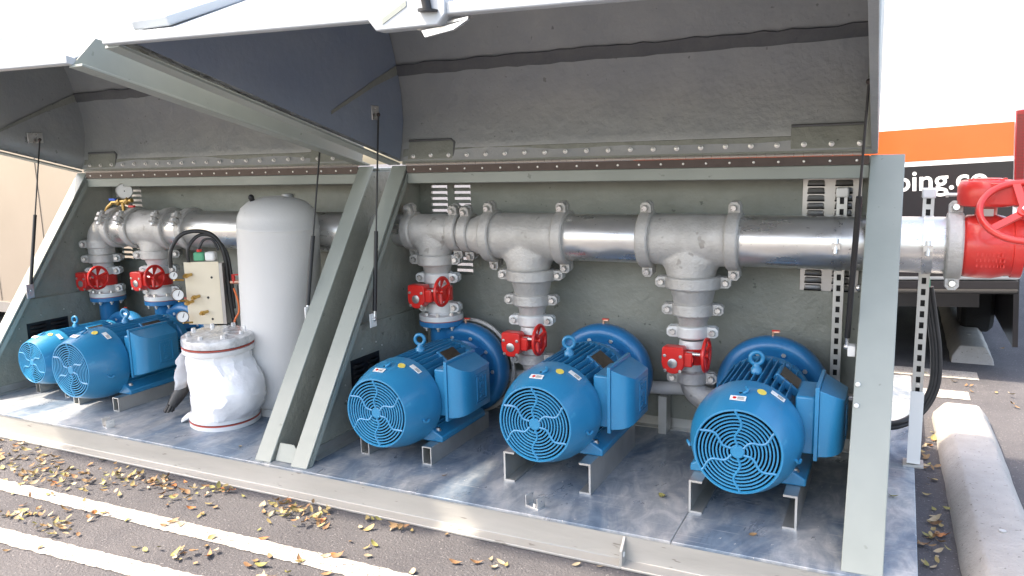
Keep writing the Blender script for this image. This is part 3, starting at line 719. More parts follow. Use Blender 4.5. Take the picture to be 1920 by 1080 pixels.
# small first riser
coupling(man, (.152, YM, .845), R6, 'z', tilt=8); reducer(man, .155, YM, .845, .760, R6, .066); coupling(man, (.160, YM, .748), .064, 'z', 'cast_pale', tilt=8)
coupling(man, (.165, YM, .590), .060, 'z', 'cast_pale', tilt=8)
def flange_pair(parent, x, z, y=YM, r=.118, foot=.30):
    mb = MB(); mb.lathe([(.062, .05), (.066, .03), (.075, .016), (r, .014), (r, -.012), (.06, -.012)], (x, y, z), (0, 0, 1), 40); part('flange', mb, 'cast_pale', parent)
    part('gasket', MB().lathe([(r-.002, -.016), (r-.002, -.0125)], (x, y, z), (0, 0, 1), 40), 'rust_red', parent)
    mb = MB(); mb.lathe([(r, -.0165), (r, -.042), (.075, -.046), (.062, -.07), (.060, foot-z)], (x, y, z), (0, 0, 1), 40); bl = part('blue_flange', mb, 'blue_deep', parent)
    for k in range(8):
        a = k*PI/4+.35; cx, cy = x+(r-.022)*math.cos(a), y+(r-.022)*math.sin(a)
        part('flange_bolt', MB().lathe([(0, .030), (.010, .030), (.012, .014), (.012, .0142)], (cx, cy, z), (0, 0, 1), 6, False), 'zinc', parent); mb = MB(); mb.lathe([(0, -.066), (.006, -.066), (.006, -.056), (.012, -.054), (.012, -.0425)], (cx, cy, z), (0, 0, 1), 8, False); part('flange_nut', mb, 'zinc', parent)
flange_pair(man, .168, .538, foot=.33)
part('valve_body_pipe', MB().cyl((.165, YM, .62), (.168, YM, .55), .058, n=32), 'cast_pale', man)

def valve(x, y, z, label, r=.06):
    t = thing('butterfly_valve', label, 'valve', (x, y, z), 0, 'red geared butterfly valves on the risers')
    mb = MB(); mb.lathe([(r-.002, -.07), (r+.002, -.03), (r+.008, -.028), (r+.010, .028), (r+.004, .03), (r-.002, .07)], (0, 0, 0), (0, 0, 1), 36); mk('valve_body', mb.mesh('valve_body'), 'cast_pale', t)
    mb = MB(); mb.lathe([(.030, 0), (.026, .02), (.026, .06), (.034, .07)], (0, -.06, .005), (0, -1, 0), 20); mb.cyl((0, 0, -.036), (0, 0, .036), r+.012, n=32); mk('neck', mb.mesh('neck'), 'red', t)
    # gear box : rounded housing, face towards -Y
    gx = -.055; mb = MB()
    pts = [(gx+.052*math.cos(a), -.085, -.012+.052*math.sin(a)) for a in [PI+PI*k/14 for k in range(15)]]+[(gx+.050, -.085, .052), (gx+.042, -.085, .060), (gx-.042, -.085, .060), (gx-.050, -.085, .052)]
    mb.prism(pts, (0, -.062, 0)); g = mk('gear_box', mb.mesh('gear_box', 50), 'red', t, bevel=.005)
    mk('housing_arm', MB().box((gx+.02, -.135, -.03), (.03, -.09, .036)).mesh('housing_arm'), 'red', g, bevel=.006)
    mb = MB(); mb.lathe([(.022, 0), (.022, .004), (.018, .006), (0, .006)], (gx, -.147, -.014), (0, -1, 0), 20, False); mk('indicator', mb.mesh('indicator'), 'stainless', g)
    for (dx, dz) in ((-.036, .022), (.036, .022), (-.034, -.046), (.034, -.046)):
        mk('cover_screw', MB().lathe([(0, 0), (.0075, 0), (.0075, .005), (0, .006)], (gx+dx, -.147, dz-.002), (0, -1, 0), 8, False).mesh('cover_screw'), 'zinc', g)
    # shaft and hand wheel, axis +X
    mk('shaft', MB().cyl((gx+.045, -.120, .030), (.085, -.120, .030), .0075, n=12).mesh('shaft'), 'zinc', t)
    wx = .090; c = Vector((wx, -.120, .030)); mb = MB(); RW = .072
    mb.torus(c, (1, 0, 0), RW, .0085, 40, 10)
    for k in range(3):
        a = R(20)+k*2*PI/3; mb.tube([c+Vector((-.012, 0, 0)), c+Vector((-.006, .5*RW*math.cos(a), .5*RW*math.sin(a))), c+Vector((0, RW*math.cos(a), RW*math.sin(a)))], .009, 8, rs=[.013, .011, .009])
    mb.lathe([(0, -.025), (.016, -.025), (.016, .012), (0, .012)], c, (1, 0, 0), 16, False)
    # dished web with openings: three sector plates
    for k in range(3):
        a0 = R(20)+k*2*PI/3+.75; a1 = a0+.60; n = 6; vs = []
        for j in range(n+1):
            a = a0+(a1-a0)*j/n; vs += [c+Vector((-.010, .016*math.cos(a), .016*math.sin(a))), c+Vector((-.002, (RW-.004)*math.cos(a), (RW-.004)*math.sin(a)))]
        mb.add(vs, [(2*j, 2*j+2, 2*j+3, 2*j+1) for j in range(n)])
    mk('hand_wheel', mb.mesh('hand_wheel', 50), 'red', t)
    return t
valve(.162, YM, .664, 'red hand-wheel valve on the short riser above leftmost motor of right bay')
valve(.705, YM, .452, 'red hand-wheel valve on riser between left and middle motors of right bay')
valve(1.518, YM, .446, 'red hand-wheel valve on riser between middle and rightmost motors')

# left bay manifold
manL = thing('left_manifold', 'galvanised pipe header running behind the grey tank in left bay', 'pipe', (-1.4, YM, 0))
YL = YM
xe = -2.50
mb = MB(); rr = .11; pts = [(xe, YL, ZM-.18), (xe, YL, ZM-rr)]
for k in range(1, 10):
    a = PI/2*k/9; pts.append((xe+rr-rr*math.cos(a), YL, ZM-rr+rr*math.sin(a)))
pts.append((xe+.16, YL, ZM)); mb.tube(pts, .082, 28); part('elbow', mb, 'cast', manL, smooth=60)
mb = MB(); mb.lathe([(.082, 0), (.086, .02), (RP, .05), (RP, .07)], (xe+.13, YL, ZM), (1, 0, 0), 40); part('reducer', mb, 'cast', manL)
coupling(manL, (-2.30, YL, ZM), RP, tilt=60)
pipe(manL, (-2.29, YL, ZM), (-2.13, YL, ZM), RP)
coupling(manL, (-2.12, YL, ZM), RP, tilt=60)
tee(manL, (-1.965, YL, ZM), RP, .165, .09, .18)
coupling(manL, (-1.80, YL, ZM), RP, tilt=60)
pipe(manL, (-1.79, YL, ZM), (-1.63, YL, ZM), RP)
coupling(manL, (-1.62, YL, ZM), RP, tilt=60)
pipe(manL, (-1.61, YL, ZM), (-.302, YL, ZM), RP)
coupling(manL, (xe, YL, .865), .075, 'z', tilt=30); pipe(manL, (xe, YL, .86), (xe, YL, .765), .073, 'cast'); coupling(manL, (xe, YL, .765), .073, 'z', tilt=30)
reducer(manL, xe, YL, .76, .69, .07, .06, 'cast_pale'); coupling(manL, (xe+.005, YL, .680), .060, 'z', 'cast_pale', tilt=30)
coupling(manL, (xe+.01, YL, .560), .060, 'z', 'cast_pale', tilt=30); flange_pair(manL, xe+.015, .522, YL, .112, .20)
xr = -1.958
coupling(manL, (xr, YL, .81), .088, 'z', tilt=30); reducer(manL, xr, YL, .80, .715, .088, .062, 'cast_pale'); coupling(manL, (xr, YL, .710), .062, 'z', 'cast_pale', tilt=30)
coupling(manL, (xr+.01, YL, .575), .060, 'z', 'cast_pale', tilt=30); flange_pair(manL, xr+.015, .530, YL, .118, .25)
valve(xe+.01, YL, .622, 'red hand-wheel valve on leftmost riser, near left wall of left bay')
valve(xr+.005, YL, .648, 'red hand-wheel valve on riser beside cream instrument plate')

# suction line low along the back wall
sl = thing('suction_line', 'grey low suction pipe seen between motors at back wall', 'pipe', (.9, 1.10, 0))
mb = MB(); mb.tube([(.30, 1.10, .20), (.6, 1.10, .21), (1.0, 1.10, .215), (1.35, 1.10, .225), (1.60, 1.10, .25)], .032, 20); part('pipe', mb, 'tank', sl)
part('support', MB().box((.9, 1.06, .002), (.94, 1.14, .182)), 'galv_strut', sl); part('support', MB().box((1.33, 1.06, .002), (1.37, 1.14, .192)), 'galv_strut', sl)

# ------------------------------------------------------------------ slotted struts with clamps
def strut(x, y, z0, z1, label, cap=False, lit=False):
    t = thing('slotted_strut', label, 'strut', (x, y, 0), 0, 'slotted channel posts carrying the header pipe')
    mb = MB(); w = .021; t2 = .003
    # front face with slots: rungs and side rails
    mb.box((-w, 0, z0), (-w+.0125, t2, z1)); mb.box((w-.0125, 0, z0), (w, t2, z1))
    z = z0+.01
    while z < z1-.02:
        mb.box((-w+.0125, 0, z), (w-.0125, t2, z+.021)); z += .0475
    mb.box((-w, t2, z0), (-w+t2, .04, z1)); mb.box((w-t2, t2, z0), (w, .04, z1))
    mk('channel', mb.mesh('channel', 20), 'galv_strut', t)
    mk('slot_shadow', MB().box((-w+t2, .030, z0+.002), (w-t2, .032, z1-.002)).mesh('slot_shade'), 'black', t).name = 'slot_shade'  # black sheet that paints the shade seen through the slots
    mb = MB(); mb.lathe([(RP+.0005, -.018), (RP+.004, -.018), (RP+.004, .018), (RP+.0005, .018)], (0, YM-y, ZM), (1, 0, 0), 48, False, True); cl = mk('pipe_clamp', mb.mesh('pipe_clamp'), 'zinc', t)
    mk('clamp_bolt', MB().box((-.016, YM-y-RP-.022, ZM-.012), (.016, YM-y-RP, ZM+.012)).lathe([(0, -.03), (.009, -.03), (.009, .03), (0, .03)], (0, YM-y-RP-.014, ZM), (0, .2, 1), 8, False).mesh('clamp_bolt'), 'zinc', cl)
    if cap: mk('end_cap', MB().box((-.026, -.006, z1+.0005), (.026, .046, z1+.042)).mesh('end_cap'), 'white', t, bevel=.006)
    mk('base_plate', MB().box((-.04, -.03, .0005), (.04, .06, .008)).mesh('base_plate'), 'galv_strut', t)
    return t
s1 = strut(2.125, YM+RP+.01, .008, 1.16, 'slotted strut inside right bay behind gas strut', True)
s2 = strut(2.455, YM+RP+.01, .008, 1.155, 'slotted strut outside enclosure carrying pipe to large red valve', True)
mk('cover_strip', MB().box((-.026, -.012, .012), (.026, -.008, .335)).mesh('cover_strip'), 'white', s2, bevel=.001)  # strut cover; the sunlight on it is put into its white colour
mk('strip_screw', MB().lathe([(0, 0), (.008, 0), (.008, .004), (0, .005)], (0, -.0002, .36), (0, -1, 0), 8, False).mesh('strip_screw'), 'zinc', s2)

# conduit stub beside rightmost motor
cs = thing('conduit_fitting', 'brass and grey conduit fitting above box of rightmost motor', 'fitting', (2.10, .93, .32))
mk('brass_nut', MB().cyl((-.04, 0, 0), (0, 0, 0), .016, n=8).mesh('brass_nut'), 'brass', cs); mk('grey_elbow', MB().cyl((.0, 0, 0), (.12, 0, .0), .018, n=16).mesh('grey_elbow'), 'stainless', cs)

# ------------------------------------------------------------------ large red valve on the right
def big_valve():
    t = thing('large_valve', 'large bright red gear-operated valve on pipe end outside enclosure', 'valve', (2.65, YM, ZM))
    mb = MB(); mb.lathe([(.10, -.10), (RP+.001, -.098), (RP+.001, -.07), (RP+.008, -.062), (RP+.012, -.02), (RP+.012, .03), (RP+.005, .06), (RP, .072), (RP, .09), (RP+.006, .092), (RP+.006, .125), (RP-.02, .127)], (0, 0, 0), (1, 0, 0), 56); bd = mk('valve_body', mb.mesh('valve_body', 40), 'red_bright', t)
    rb_ = random.Random(2)
    for k in range(3):                                            # worn raised casting marks, not legible in the photograph
        x = -.03
        while x < .06:
            w = rb_.uniform(.006, .012); zz = -.020-k*.022; dy = math.sqrt((RP+.012)**2-zz**2)
            mk('casting_mark', MB().box((x, -dy-.002, zz-.006), (x+w*.5, -dy+.006, zz+.006)).mesh('casting_mark'), 'red_bright', bd); x += w+.004
    mb = MB(); mb.lathe([(.05, .09), (.038, .12), (.038, .155), (.058, .165)], (0, 0, 0), (0, 0, 1), 28); mk('neck', mb.mesh('neck', 40), 'red_bright', t)
    mk('data_plate', MB().box((-.022, -.046, .120), (.022, -.041, .148)).mesh('data_plate'), 'stainless', t)
    mb = MB(); mb.lathe([(.075, .155), (.098, .160), (.102, .185), (.102, .228), (.094, .250), (.088, .256), (0, .256)], (0, 0, 0), (0, 0, 1), 44, False); mb.box((.0, -.10, .165), (.22, .07, .248)); g = mk('gear_box', mb.mesh('gear_box', 40), 'red_bright', t, bevel=.004)
    mb = MB(); mb.lathe([(.050, .2565), (.050, .2605), (.045, .263), (0, .263)], (0, 0, 0), (0, 0, 1), 28, False); mk('indicator_cap', mb.mesh('indicator_cap'), 'red_bright', g)
    for k in range(4): mk('cover_screw', MB().lathe([(0, 0), (.008, 0), (.008, .006), (0, .007)], (.074*math.cos(k*PI/2+.6), .074*math.sin(k*PI/2+.6), .2555), (0, 0, 1), 8, False).mesh('cover_screw'), 'red_bright', g)
    mk('stop_screw', MB().lathe([(0, 0), (.007, 0), (.007, .03), (.011, .03), (.011, .04), (0, .04)], (-.100, 0, .20), (-1, 0, 0), 8, False).mesh('stop_screw'), 'zinc', g)
    ax = Vector((.05, -1, .55)).normalized(); c0 = Vector((.12, -.08, .20)); c = Vector((.105, -.20, .150))
    ax = Vector((0.0, -1, 1.05)).normalized()
    mk('shaft', MB().cyl(c0, c, .013, n=14).mesh('shaft'), 'red_bright', t)
    mb = MB(); x, y, d = frame(ax); RW = .142
    mb.torus(c, ax, RW, .0125, 48, 12)
    for k in range(3):
        a = R(100)+k*2*PI/3; e = c+(x*math.cos(a)+y*math.sin(a))*RW
        for q in (-.0,):
            n = d; w = (x*-math.sin(a)+y*math.cos(a))*.013
            mb.add([c-w-d*.01, c+w-d*.01, e+w, e-w, c-w+d*.002, c+w+d*.002, e+w+d*.008, e-w+d*.008], [(0, 1, 2, 3), (4, 5, 6, 7), (0, 1, 5, 4), (1, 2, 6, 5), (2, 3, 7, 6), (3, 0, 4, 7)])
    mb.lathe([(0, -.02), (.026, -.02), (.026, .008), (0, .008)], c, ax, 20, False); hw = mk('hand_wheel', mb.mesh('hand_wheel', 45), 'red_bright', t)
    mk('hub_nut', MB().lathe([(0, 0), (.012, 0), (.012, .01), (0, .01)], c+ax*.0085, ax, 6, False).mesh('hub_nut'), 'zinc', hw)
    mb = MB(); mb.lathe([(.03, 0), (RP-.022, .0), (RP-.022, .004), (.03, .004)], (.1275, 0, 0), (1, 0, 0), 40); mk('bore', mb.mesh('bore'), 'black', t)
big_valve()

# ------------------------------------------------------------------ tank, wrapped fitting, instrument plate
t = thing('pressure_tank', 'tall pale grey upright pressure tank with domed top in left bay', 'tank', (-.73, .70, 0), R(0))
t.rotation_euler = (0, R(2.5), 0)
RT = .218; mb = MB(); prof = [(RT*.7, .03), (RT*.93, .06), (RT, .12), (RT, 1.02), (RT+.003, 1.022), (RT+.003, 1.032), (RT-.001, 1.036), (RT*.97, 1.085), (RT*.88, 1.13), (RT*.70, 1.165), (RT*.45, 1.185), (RT*.2, 1.193), (.001, 1.195)]
mb.lathe(prof, (0, 0, 0), (0, 0, 1), 64, False); mk('shell', mb.mesh('shell', 50), 'tank', t)
mk('base_ring', MB().lathe([(RT*.8, 0), (RT*.78, .06), (RT*.74, .06), (RT*.76, 0)], (0, 0, 0), (0, 0, 1), 40, False, True).mesh('base_ring'), 'tank', t)
mb = MB(); mb.cyl((-.07, -.10, 1.15), (-.075, -.115, 1.19), .014, n=12); mb.sphere((-.075, -.115, 1.19), .017, 10); mk('air_valve', mb.mesh('air_valve'), 'black', t)
mb = MB(); mb.lathe([(.035, 0), (.03, .018), (0, .022)], (.02, .06, 1.186), (0, 0, 1), 16, False); mk('top_cap', mb.mesh('top_cap'), 'stainless', t)

def wrapped():
    t = thing('wrapped_fitting', 'flanged fitting wrapped in clear and white plastic film on deck', 'fitting', (-.875, .395, 0))
    t.rotation_euler = (R(2), R(1.5), R(0)); RF = .182
    mb = MB(); mb.lathe([(.13, .0), (RF*.95, .0), (RF, .008), (RF, .03), (.15, .04), (.145, .08)], (0, 0, 0), (0, 0, 1), 48); b = mk('lower_flange', mb.mesh('lower_flange'), 'fit_grey', t)
    mk('gasket', MB().lathe([(RF+.001, .0305), (RF+.001, .0365), (RF-.02, .0365), (RF-.02, .0305)], (0, 0, 0), (0, 0, 1), 48, False, True).mesh('gasket'), 'rust_red', b)
    mb = MB(); mb.lathe([(RF, .041), (RF, .062), (.15, .066), (.15, .041)], (0, 0, 0), (0, 0, 1), 48, False, True); mk('lower_ring', mb.mesh('lower_ring'), 'fit_grey', t)
    # creased film body
    rf_ = random.Random(5); mb = MB(); vs = []; fs = []; n = 46; m = 15
    for j in range(m+1):
        h = .062+(.408-.062)*j/m
        for i in range(n):
            a = 2*PI*(i+.5*(j % 2))/n; da = math.atan2(math.sin(a+.25), math.cos(a+.25)); r = .163+.004*math.sin(PI*j/m)
            if abs(da) < 1.1: r += .115*math.cos(da/1.1*PI/2)**.8*math.sin(PI*min(1, .08+j/m*1.05))
            r += rf_.uniform(-.0034, .0034)+.010*noise.noise(Vector((2.2*math.cos(a), 2.2*math.sin(a), h*7)))
            vs.append((r*math.cos(a), r*math.sin(a), h+(rf_.uniform(-.005, .005) if 0 < j < m else 0)))
    for j in range(m):
        for i in range(n):
            p, q, u, w = j*n+i, j*n+(i+1) % n, (j+1)*n+(i+1) % n, (j+1)*n+i
            fs += [(p, q, w), (q, u, w)] if j % 2 == 0 else [(p, q, u), (p, u, w)]
    mb.add(vs, fs); mk('film_body', mb.mesh('film_body', 17), 'wrap', t)
    mb = MB(); mb.lathe([(.14, .400), (RF, .405), (RF+.002, .412), (RF+.002, .432), (.14, .436)], (0, 0, 0), (0, 0, 1), 48); up = mk('upper_flange', mb.mesh('upper_flange'), 'fit_grey', t)
    mk('gasket', MB().lathe([(RF+.003, .4365), (RF+.003, .4425), (.14, .4425), (.14, .4365)], (0, 0, 0), (0, 0, 1), 48, False, True).mesh('gasket'), 'rust_red', up)
    mb = MB(); vs = []; fs = []; n = 64; rc = random.Random(3)
    pf = [(RF-.004, .443), (RF+.003, .447), (RF+.003, .470), (RF-.002, .484), (RF*.93, .490), (RF*.80, .493), (RF*.6, .496), (RF*.4, .497), (RF*.2, .498)]
    for k, (r, h) in enumerate(pf):
        for i in range(n):
            a = 2*PI*i/n; v = Vector((r*math.cos(a), r*math.sin(a), h)); d = .0045*(1-abs(noise.noise(v*26)))**4+.0016*rc.uniform(-1, 1)
            vs.append((v.x*(1+d*1.2), v.y*(1+d*1.2), v.z+(d if k > 2 else 0)))
    for j in range(len(pf)-1):
        for i in range(n): fs.append((j*n+i, j*n+(i+1) % n, (j+1)*n+(i+1) % n, (j+1)*n+i))
    fs.append(tuple((len(pf)-1)*n+i for i in range(n)))
    mb.add(vs, fs); cap = mk('film_cap', mb.mesh('film_cap', 30), 'wrap_clear', t)
    for k in range(8):
        a = k*PI/4+.2; mk('flange_bolt', MB().lathe([(0, .02), (.011, .02), (.013, .008), (.013, 0)], (.145*math.cos(a), .145*math.sin(a), .492), (0, 0, 1), 6, False).mesh('flange_bolt'), 'wrap_clear', cap)
    mb = MB(); vs = []; fs = []                                  # loose film tongue at upper left
    for j in range(9):
        for i in range(6):
            u, w = j/8, i/5; v = Vector((-.14-.085*u, -.10+.16*w*(1-.4*u)-.03, .40-.13*u*u-.09*u)); d = noise.noise(v*18)*.02; vs.append(v+Vector((d, d, d)))
    for j in range(8):
        for i in range(5): fs.append((j*6+i, j*6+i+1, (j+1)*6+i+1, (j+1)*6+i))
    mb.add(vs, fs); o = mk('film_tongue', mb.mesh('film_tongue', 60), 'wrap', t); o.modifiers.new('t', 'SOLIDIFY').thickness = .002
    mb = MB(); mb.prism([(-.15, -.07, .05), (-.19, -.09, .03), (-.215, -.11, .004), (-.195, -.125, .004), (-.15, -.11, .03)], (.01, .0, .018)); mk('tape_tail', mb.mesh('tape_tail'), 'white', t)
    return t
wrapped()

mb = MB(); vs = []                                              # bundled black cable end
pts = [Vector((-1.205, .33, .065)), Vector((-1.19, .36, .11)), Vector((-1.165, .39, .16)), Vector((-1.135, .43, .22)), Vector((-1.11, .5, .25))]
cb = thing('cable_bundle', 'short black wrapped cable bundle leaning against wrapped fitting', 'cable', (-1.2, .33, .0))
part('sleeve', MB().tube(pts, .03, 14, rs=[.026, .036, .036, .034, .03]), 'hose', cb)
mb = MB()
for k in range(7):
    a = k*2*PI/7; mb.tube([pts[0]+Vector((.016*math.cos(a), .016*math.sin(a), .005)), pts[0]+Vector((.022*math.cos(a)-.012, .022*math.sin(a)-.015, -.03))], .008, 8)
part('wire_ends', mb, 'black', cb)
bxo = thing('cardboard_box', 'small brown cardboard box behind the wrapped fitting', 'box', (-1.10, .55, 0)); 
mb = MB(); mb.box((-.06, -.05, 0), (.06, .05, .11)); mk('carton', mb.mesh('carton'), 'cardboard', bxo, bevel=.002); mk('flap', MB().box((-.06, -.052, .09), (.06, -.0505, .11)).mesh('flap'), 'cardboard', bxo)

def instrument_plate():
    # plate faces the camera side; local X along the plate, Z up
    t = thing('instrument_plate', 'cream metal plate with gauges and brass fittings beside tank', 'panel', (-1.19, .60, .0), R(24))
    rx = (R(0), R(4), 0)
    mb = MB(); mb.box((-.095, 0, .47), (.105, .006, .83)); p = mk('plate', mb.mesh('plate'), 'cream_plate', t, bevel=.002)
    mk('plate_edge', MB().box((.106, -.002, .47), (.125, .09, .82)).mesh('plate_edge'), 'stainless', t)
    mk('stand', MB().box((-.02, .02, .001), (.03, .06, .80)).mesh('stand'), 'galv_strut', t)
    for (x, z) in ((-.02, .635), (.02, .545), (-.055, .76), (-.06, .605)):
        mb = MB(); mb.cyl((x, -.002, z), (x-.02, -.055, z-.004), .009, n=10); mb.cyl((x-.012, -.03, z-.002), (x-.017, -.044, z-.003), .014, n=6); mk('brass_fitting', mb.mesh('brass_fitting'), 'brass', p)
    for (x, z) in ((.03, .625), (.045, .50), (.06, .74)):
        mk('plate_hole', MB().cyl((x, -.0012, z), (x, -.0004, z), .007, n=12).mesh('plate_hole'), 'black', p)
    for (x, z, r) in ((-.11, .655, .034), (-.095, .53, .034), (-.125, .765, .024)):
        dv = Vector((.42, -.90, .12)); c_ = Vector((x, -.070, z))
        g = mk('gauge', MB().lathe([(0, -.010), (r*.92, -.010), (r, -.004), (r, .016), (r*.9, .018), (r*.86, .012)], c_, dv, 24, False).mesh('gauge'), 'plate_brown', t)
        mk('dial', MB().lathe([(r*.88, .0125), (0, .013)], c_, dv, 24, False).mesh('dial'), 'dial', g)
        mk('needle', MB().tube([c_+dv.normalized()*.0142+Vector((0, 0, -r*.2)), c_+dv.normalized()*.0142+Vector((r*.3, 0, r*.6))], .0016, 5).mesh('needle'), 'black', g)
        mk('gauge_stem', MB().cyl(c_+Vector((0, 0, -r)), c_+Vector((.03, .05, -r-.01)), .006, n=8).mesh('gauge_stem'), 'brass', g)
    mk('solenoid', MB().box((-.035, -.005, .835), (.025, .04, .885)).mesh('solenoid'), 'green', t, bevel=.008); mk('white_connector', MB().box((.032, -.01, .835), (.088, .04, .885)).mesh('white_connector'), 'white', t, bevel=.01)
    mk('solenoid_cap', MB().cyl((-.005, .015, .8855), (-.005, .015, .90), .014, n=12).mesh('solenoid_cap'), 'red', t)
    def hose(pts, r, m='hose'):
        # smooth by Catmull-Rom
        P = [Vector(p) for p in pts]; out = []
        for i in range(len(P)-1):
            a, b, c, d = P[max(i-1, 0)], P[i], P[i+1], P[min(i+2, len(P)-1)]
            for k in range(6):
                u = k/6; out.append(.5*((2*b)+(c-a)*u+(2*a-5*b+4*c-d)*u*u+(3*b-a-3*c+d)*u**3))
        out.append(P[-1]); return MB().tube(out, r, 8).mesh('hose', 60)
    mk('hose', hose([(-.17, .0, .80), (-.16, .0, .90), (-.10, .02, .985), (0, .04, 1.0), (.08, .05, .96), (.125, .05, .85), (.14, .04, .60), (.16, .04, .42)], .012), 'hose', t)
    mk('hose', hose([(-.065, .0, .83), (-.06, .0, .91), (-.01, .03, .975), (.06, .05, .97), (.12, .06, .90), (.145, .06, .80), (.155, .05, .55)], .010), 'hose', t)
    mk('hose', hose([(-.01, .02, .90), (.02, .03, .95), (.07, .03, .95), (.10, .03, .89)], .007), 'hose', t)
    mb = MB(); mb.cyl((.15, .04, .705), (.36, .06, .705), .012, n=14); mk('copper_pipe', mb.mesh('copper_pipe'), 'copper', t)
    mb = MB(); mb.cyl((.17, .04, .70), (.17, .035, .75), .010, n=10); mb.box((.165, .028, .745), (.24, .042, .752)); mk('red_lever', mb.mesh('red_lever'), 'red_bright', t)
    mk('wire', hose([(.17, .03, .67), (.20, .0, .60), (.20, .0, .54), (.18, -.01, .50), (.17, -.02, .46)], .006), 'orange_wire', t)
    mk('grey_conduit', MB().cyl((.20, .10, .40), (.19, .10, .68), .03, n=16).mesh('grey_conduit'), 'stainless', t)
instrument_plate()

# gauge tree on the left manifold
def gauge_tree():
    t = thing('gauge_assembly', 'round pressure gauge on brass fittings above left pipe end', 'gauge', (-2.24, YM, ZM+RP))
    mb = MB(); mb.cyl((0, 0, -.002), (0, 0, .05), .011, n=12); mb.cyl((-.10, 0, .05), (.09, 0, .065), .014, n=12); mb.cyl((-.05, 0, .045), (-.02, 0, .062), .02, n=8); mb.cyl((.03, 0, .05), (.06, 0, .072), .02, n=8); mk('brass_tee', mb.mesh('brass_tee'), 'brass', t)
    mb = MB(); mb.tube([(-.10, 0, .05), (-.14, -.01, .02), (-.17, -.02, -.03), (-.19, -.03, -.09)], .010, 8); mk('brass_arm', mb.mesh('brass_arm'), 'brass', t)
    mk('blue_handle', MB().box((-.12, -.012, .062), (-.06, .012, .078)).mesh('blue_handle'), 'blue_tag', t, bevel=.003)
    mk('red_handle', MB().box((.07, -.02, .02), (.12, .0, .034)).mesh('red_handle'), 'red', t, bevel=.003)
    mk('gauge_stem', MB().cyl((.035, 0, .06), (.035, 0, .10), .008, n=10).mesh('gauge_stem'), 'brass', t)
    d = Vector((.75, -.66, .05)); g = mk('gauge', MB().lathe([(0, -.02), (.05, -.018), (.052, .006), (.048, .014)], (.035, -.005, .125), d, 28, False).mesh('gauge'), 'stainless', t); mk('dial', MB().lathe([(.0475, .009), (0, .0095)], (.035, -.005, .125), d, 28, False).mesh('dial'), 'dial', g)
    mk('needle', MB().lathe([(0, .011), (.004, .0111), (.004, .0125), (0, .0126)], (.035, -.005, .125), d, 8, False).mesh('needle'), 'black', g)
gauge_tree()

# black power cables at the right end
cbl = thing('power_cable', 'black power cables looping from enclosure side wall outside right post', 'cable', (2.34, 1.25, 0))
def crv(pts):
    P = [Vector(p) for p in pts]; out = []
    for i in range(len(P)-1):
        a, b, c, d = P[max(i-1, 0)], P[i], P[i+1], P[min(i+2, len(P)-1)]
        for k in range(8):
            u = k/8; out.append(.5*((2*b)+(c-a)*u+(2*a-5*b+4*c-d)*u*u+(3*b-a-3*c+d)*u**3))
    return out+[P[-1]]
for dx, dz in ((0, 0), (.014, .018), (-.012, .022)):
    part('cable', MB().tube(crv([(2.345, 1.22, .11+dz), (2.40, 1.24, .12+dz), (2.47+dx, 1.28, .16+dz), (2.525+dx, 1.3, .30), (2.525+dx, 1.3, .46), (2.50+dx, 1.29, .62), (2.475+dx, 1.27, .76)]), .011, 10), 'hose', cbl, smooth=60)
part('gland', MB().box((2.325, 1.165, .075), (2.352, 1.25, .17)), 'black', cbl, .004)
part('green_end', MB().cyl((2.475, 1.27, .755), (2.472, 1.265, .80), .012, n=10), 'green', cbl)

# ------------------------------------------------------------------ wheel stops
def wheel_stop(x0, x1, y0, y1, label, h=.112, rz=0):
    t = thing('wheel_stop', label, 'wheel stop', ((x0+x1)/2, (y0+y1)/2, ZG), rz, 'concrete wheel stops')
    w = (x1-x0)/2; L = (y1-y0)/2; mb = MB(); n = 30; vs = []; fs = []
    sec = [(-w, 0), (-w*.96, h*.35), (-w*.62, h*.94), (-w*.5, h), (w*.5, h), (w*.62, h*.94), (w*.96, h*.35), (w, 0)]
    for j in range(n+1):
        y = -L+2*L*j/n; e = min(1, .55+min(j, n-j)*.3)
        for k, (x, z) in enumerate(sec):
            d = .006*noise.noise(Vector((x*9+y0, y*5, z*9))); yy = y
            if j in (0, n): yy += (.06 if j == 0 else -.06)*(z/h)
            vs.append((x+d, yy, z+d*.6 if z > 0 else 0))
    k = len(sec)
    for j in range(n):
        for i in range(k-1): fs.append((j*k+i, j*k+i+1, (j+1)*k+i+1, (j+1)*k+i))
    fs += [tuple(range(k)), tuple(n*k+i for i in range(k))[::-1]]
    mb.add(vs, fs); mk('block', mb.mesh('block', 35), 'concrete', t, bevel=.006)
    mk('anchor_pin', MB().cyl((0, -L*.6, h-.004), (0, -L*.6, h+.004), .012, n=10).mesh('anchor_pin'), 'galv_strut', t)
wheel_stop(2.59, 2.86, .15, 2.22, 'long concrete wheel stop on asphalt right of the skid', rz=R(1.4))
wheel_stop(2.72, 2.98, 3.55, 5.75, 'concrete wheel stop lying in shade under the white truck')

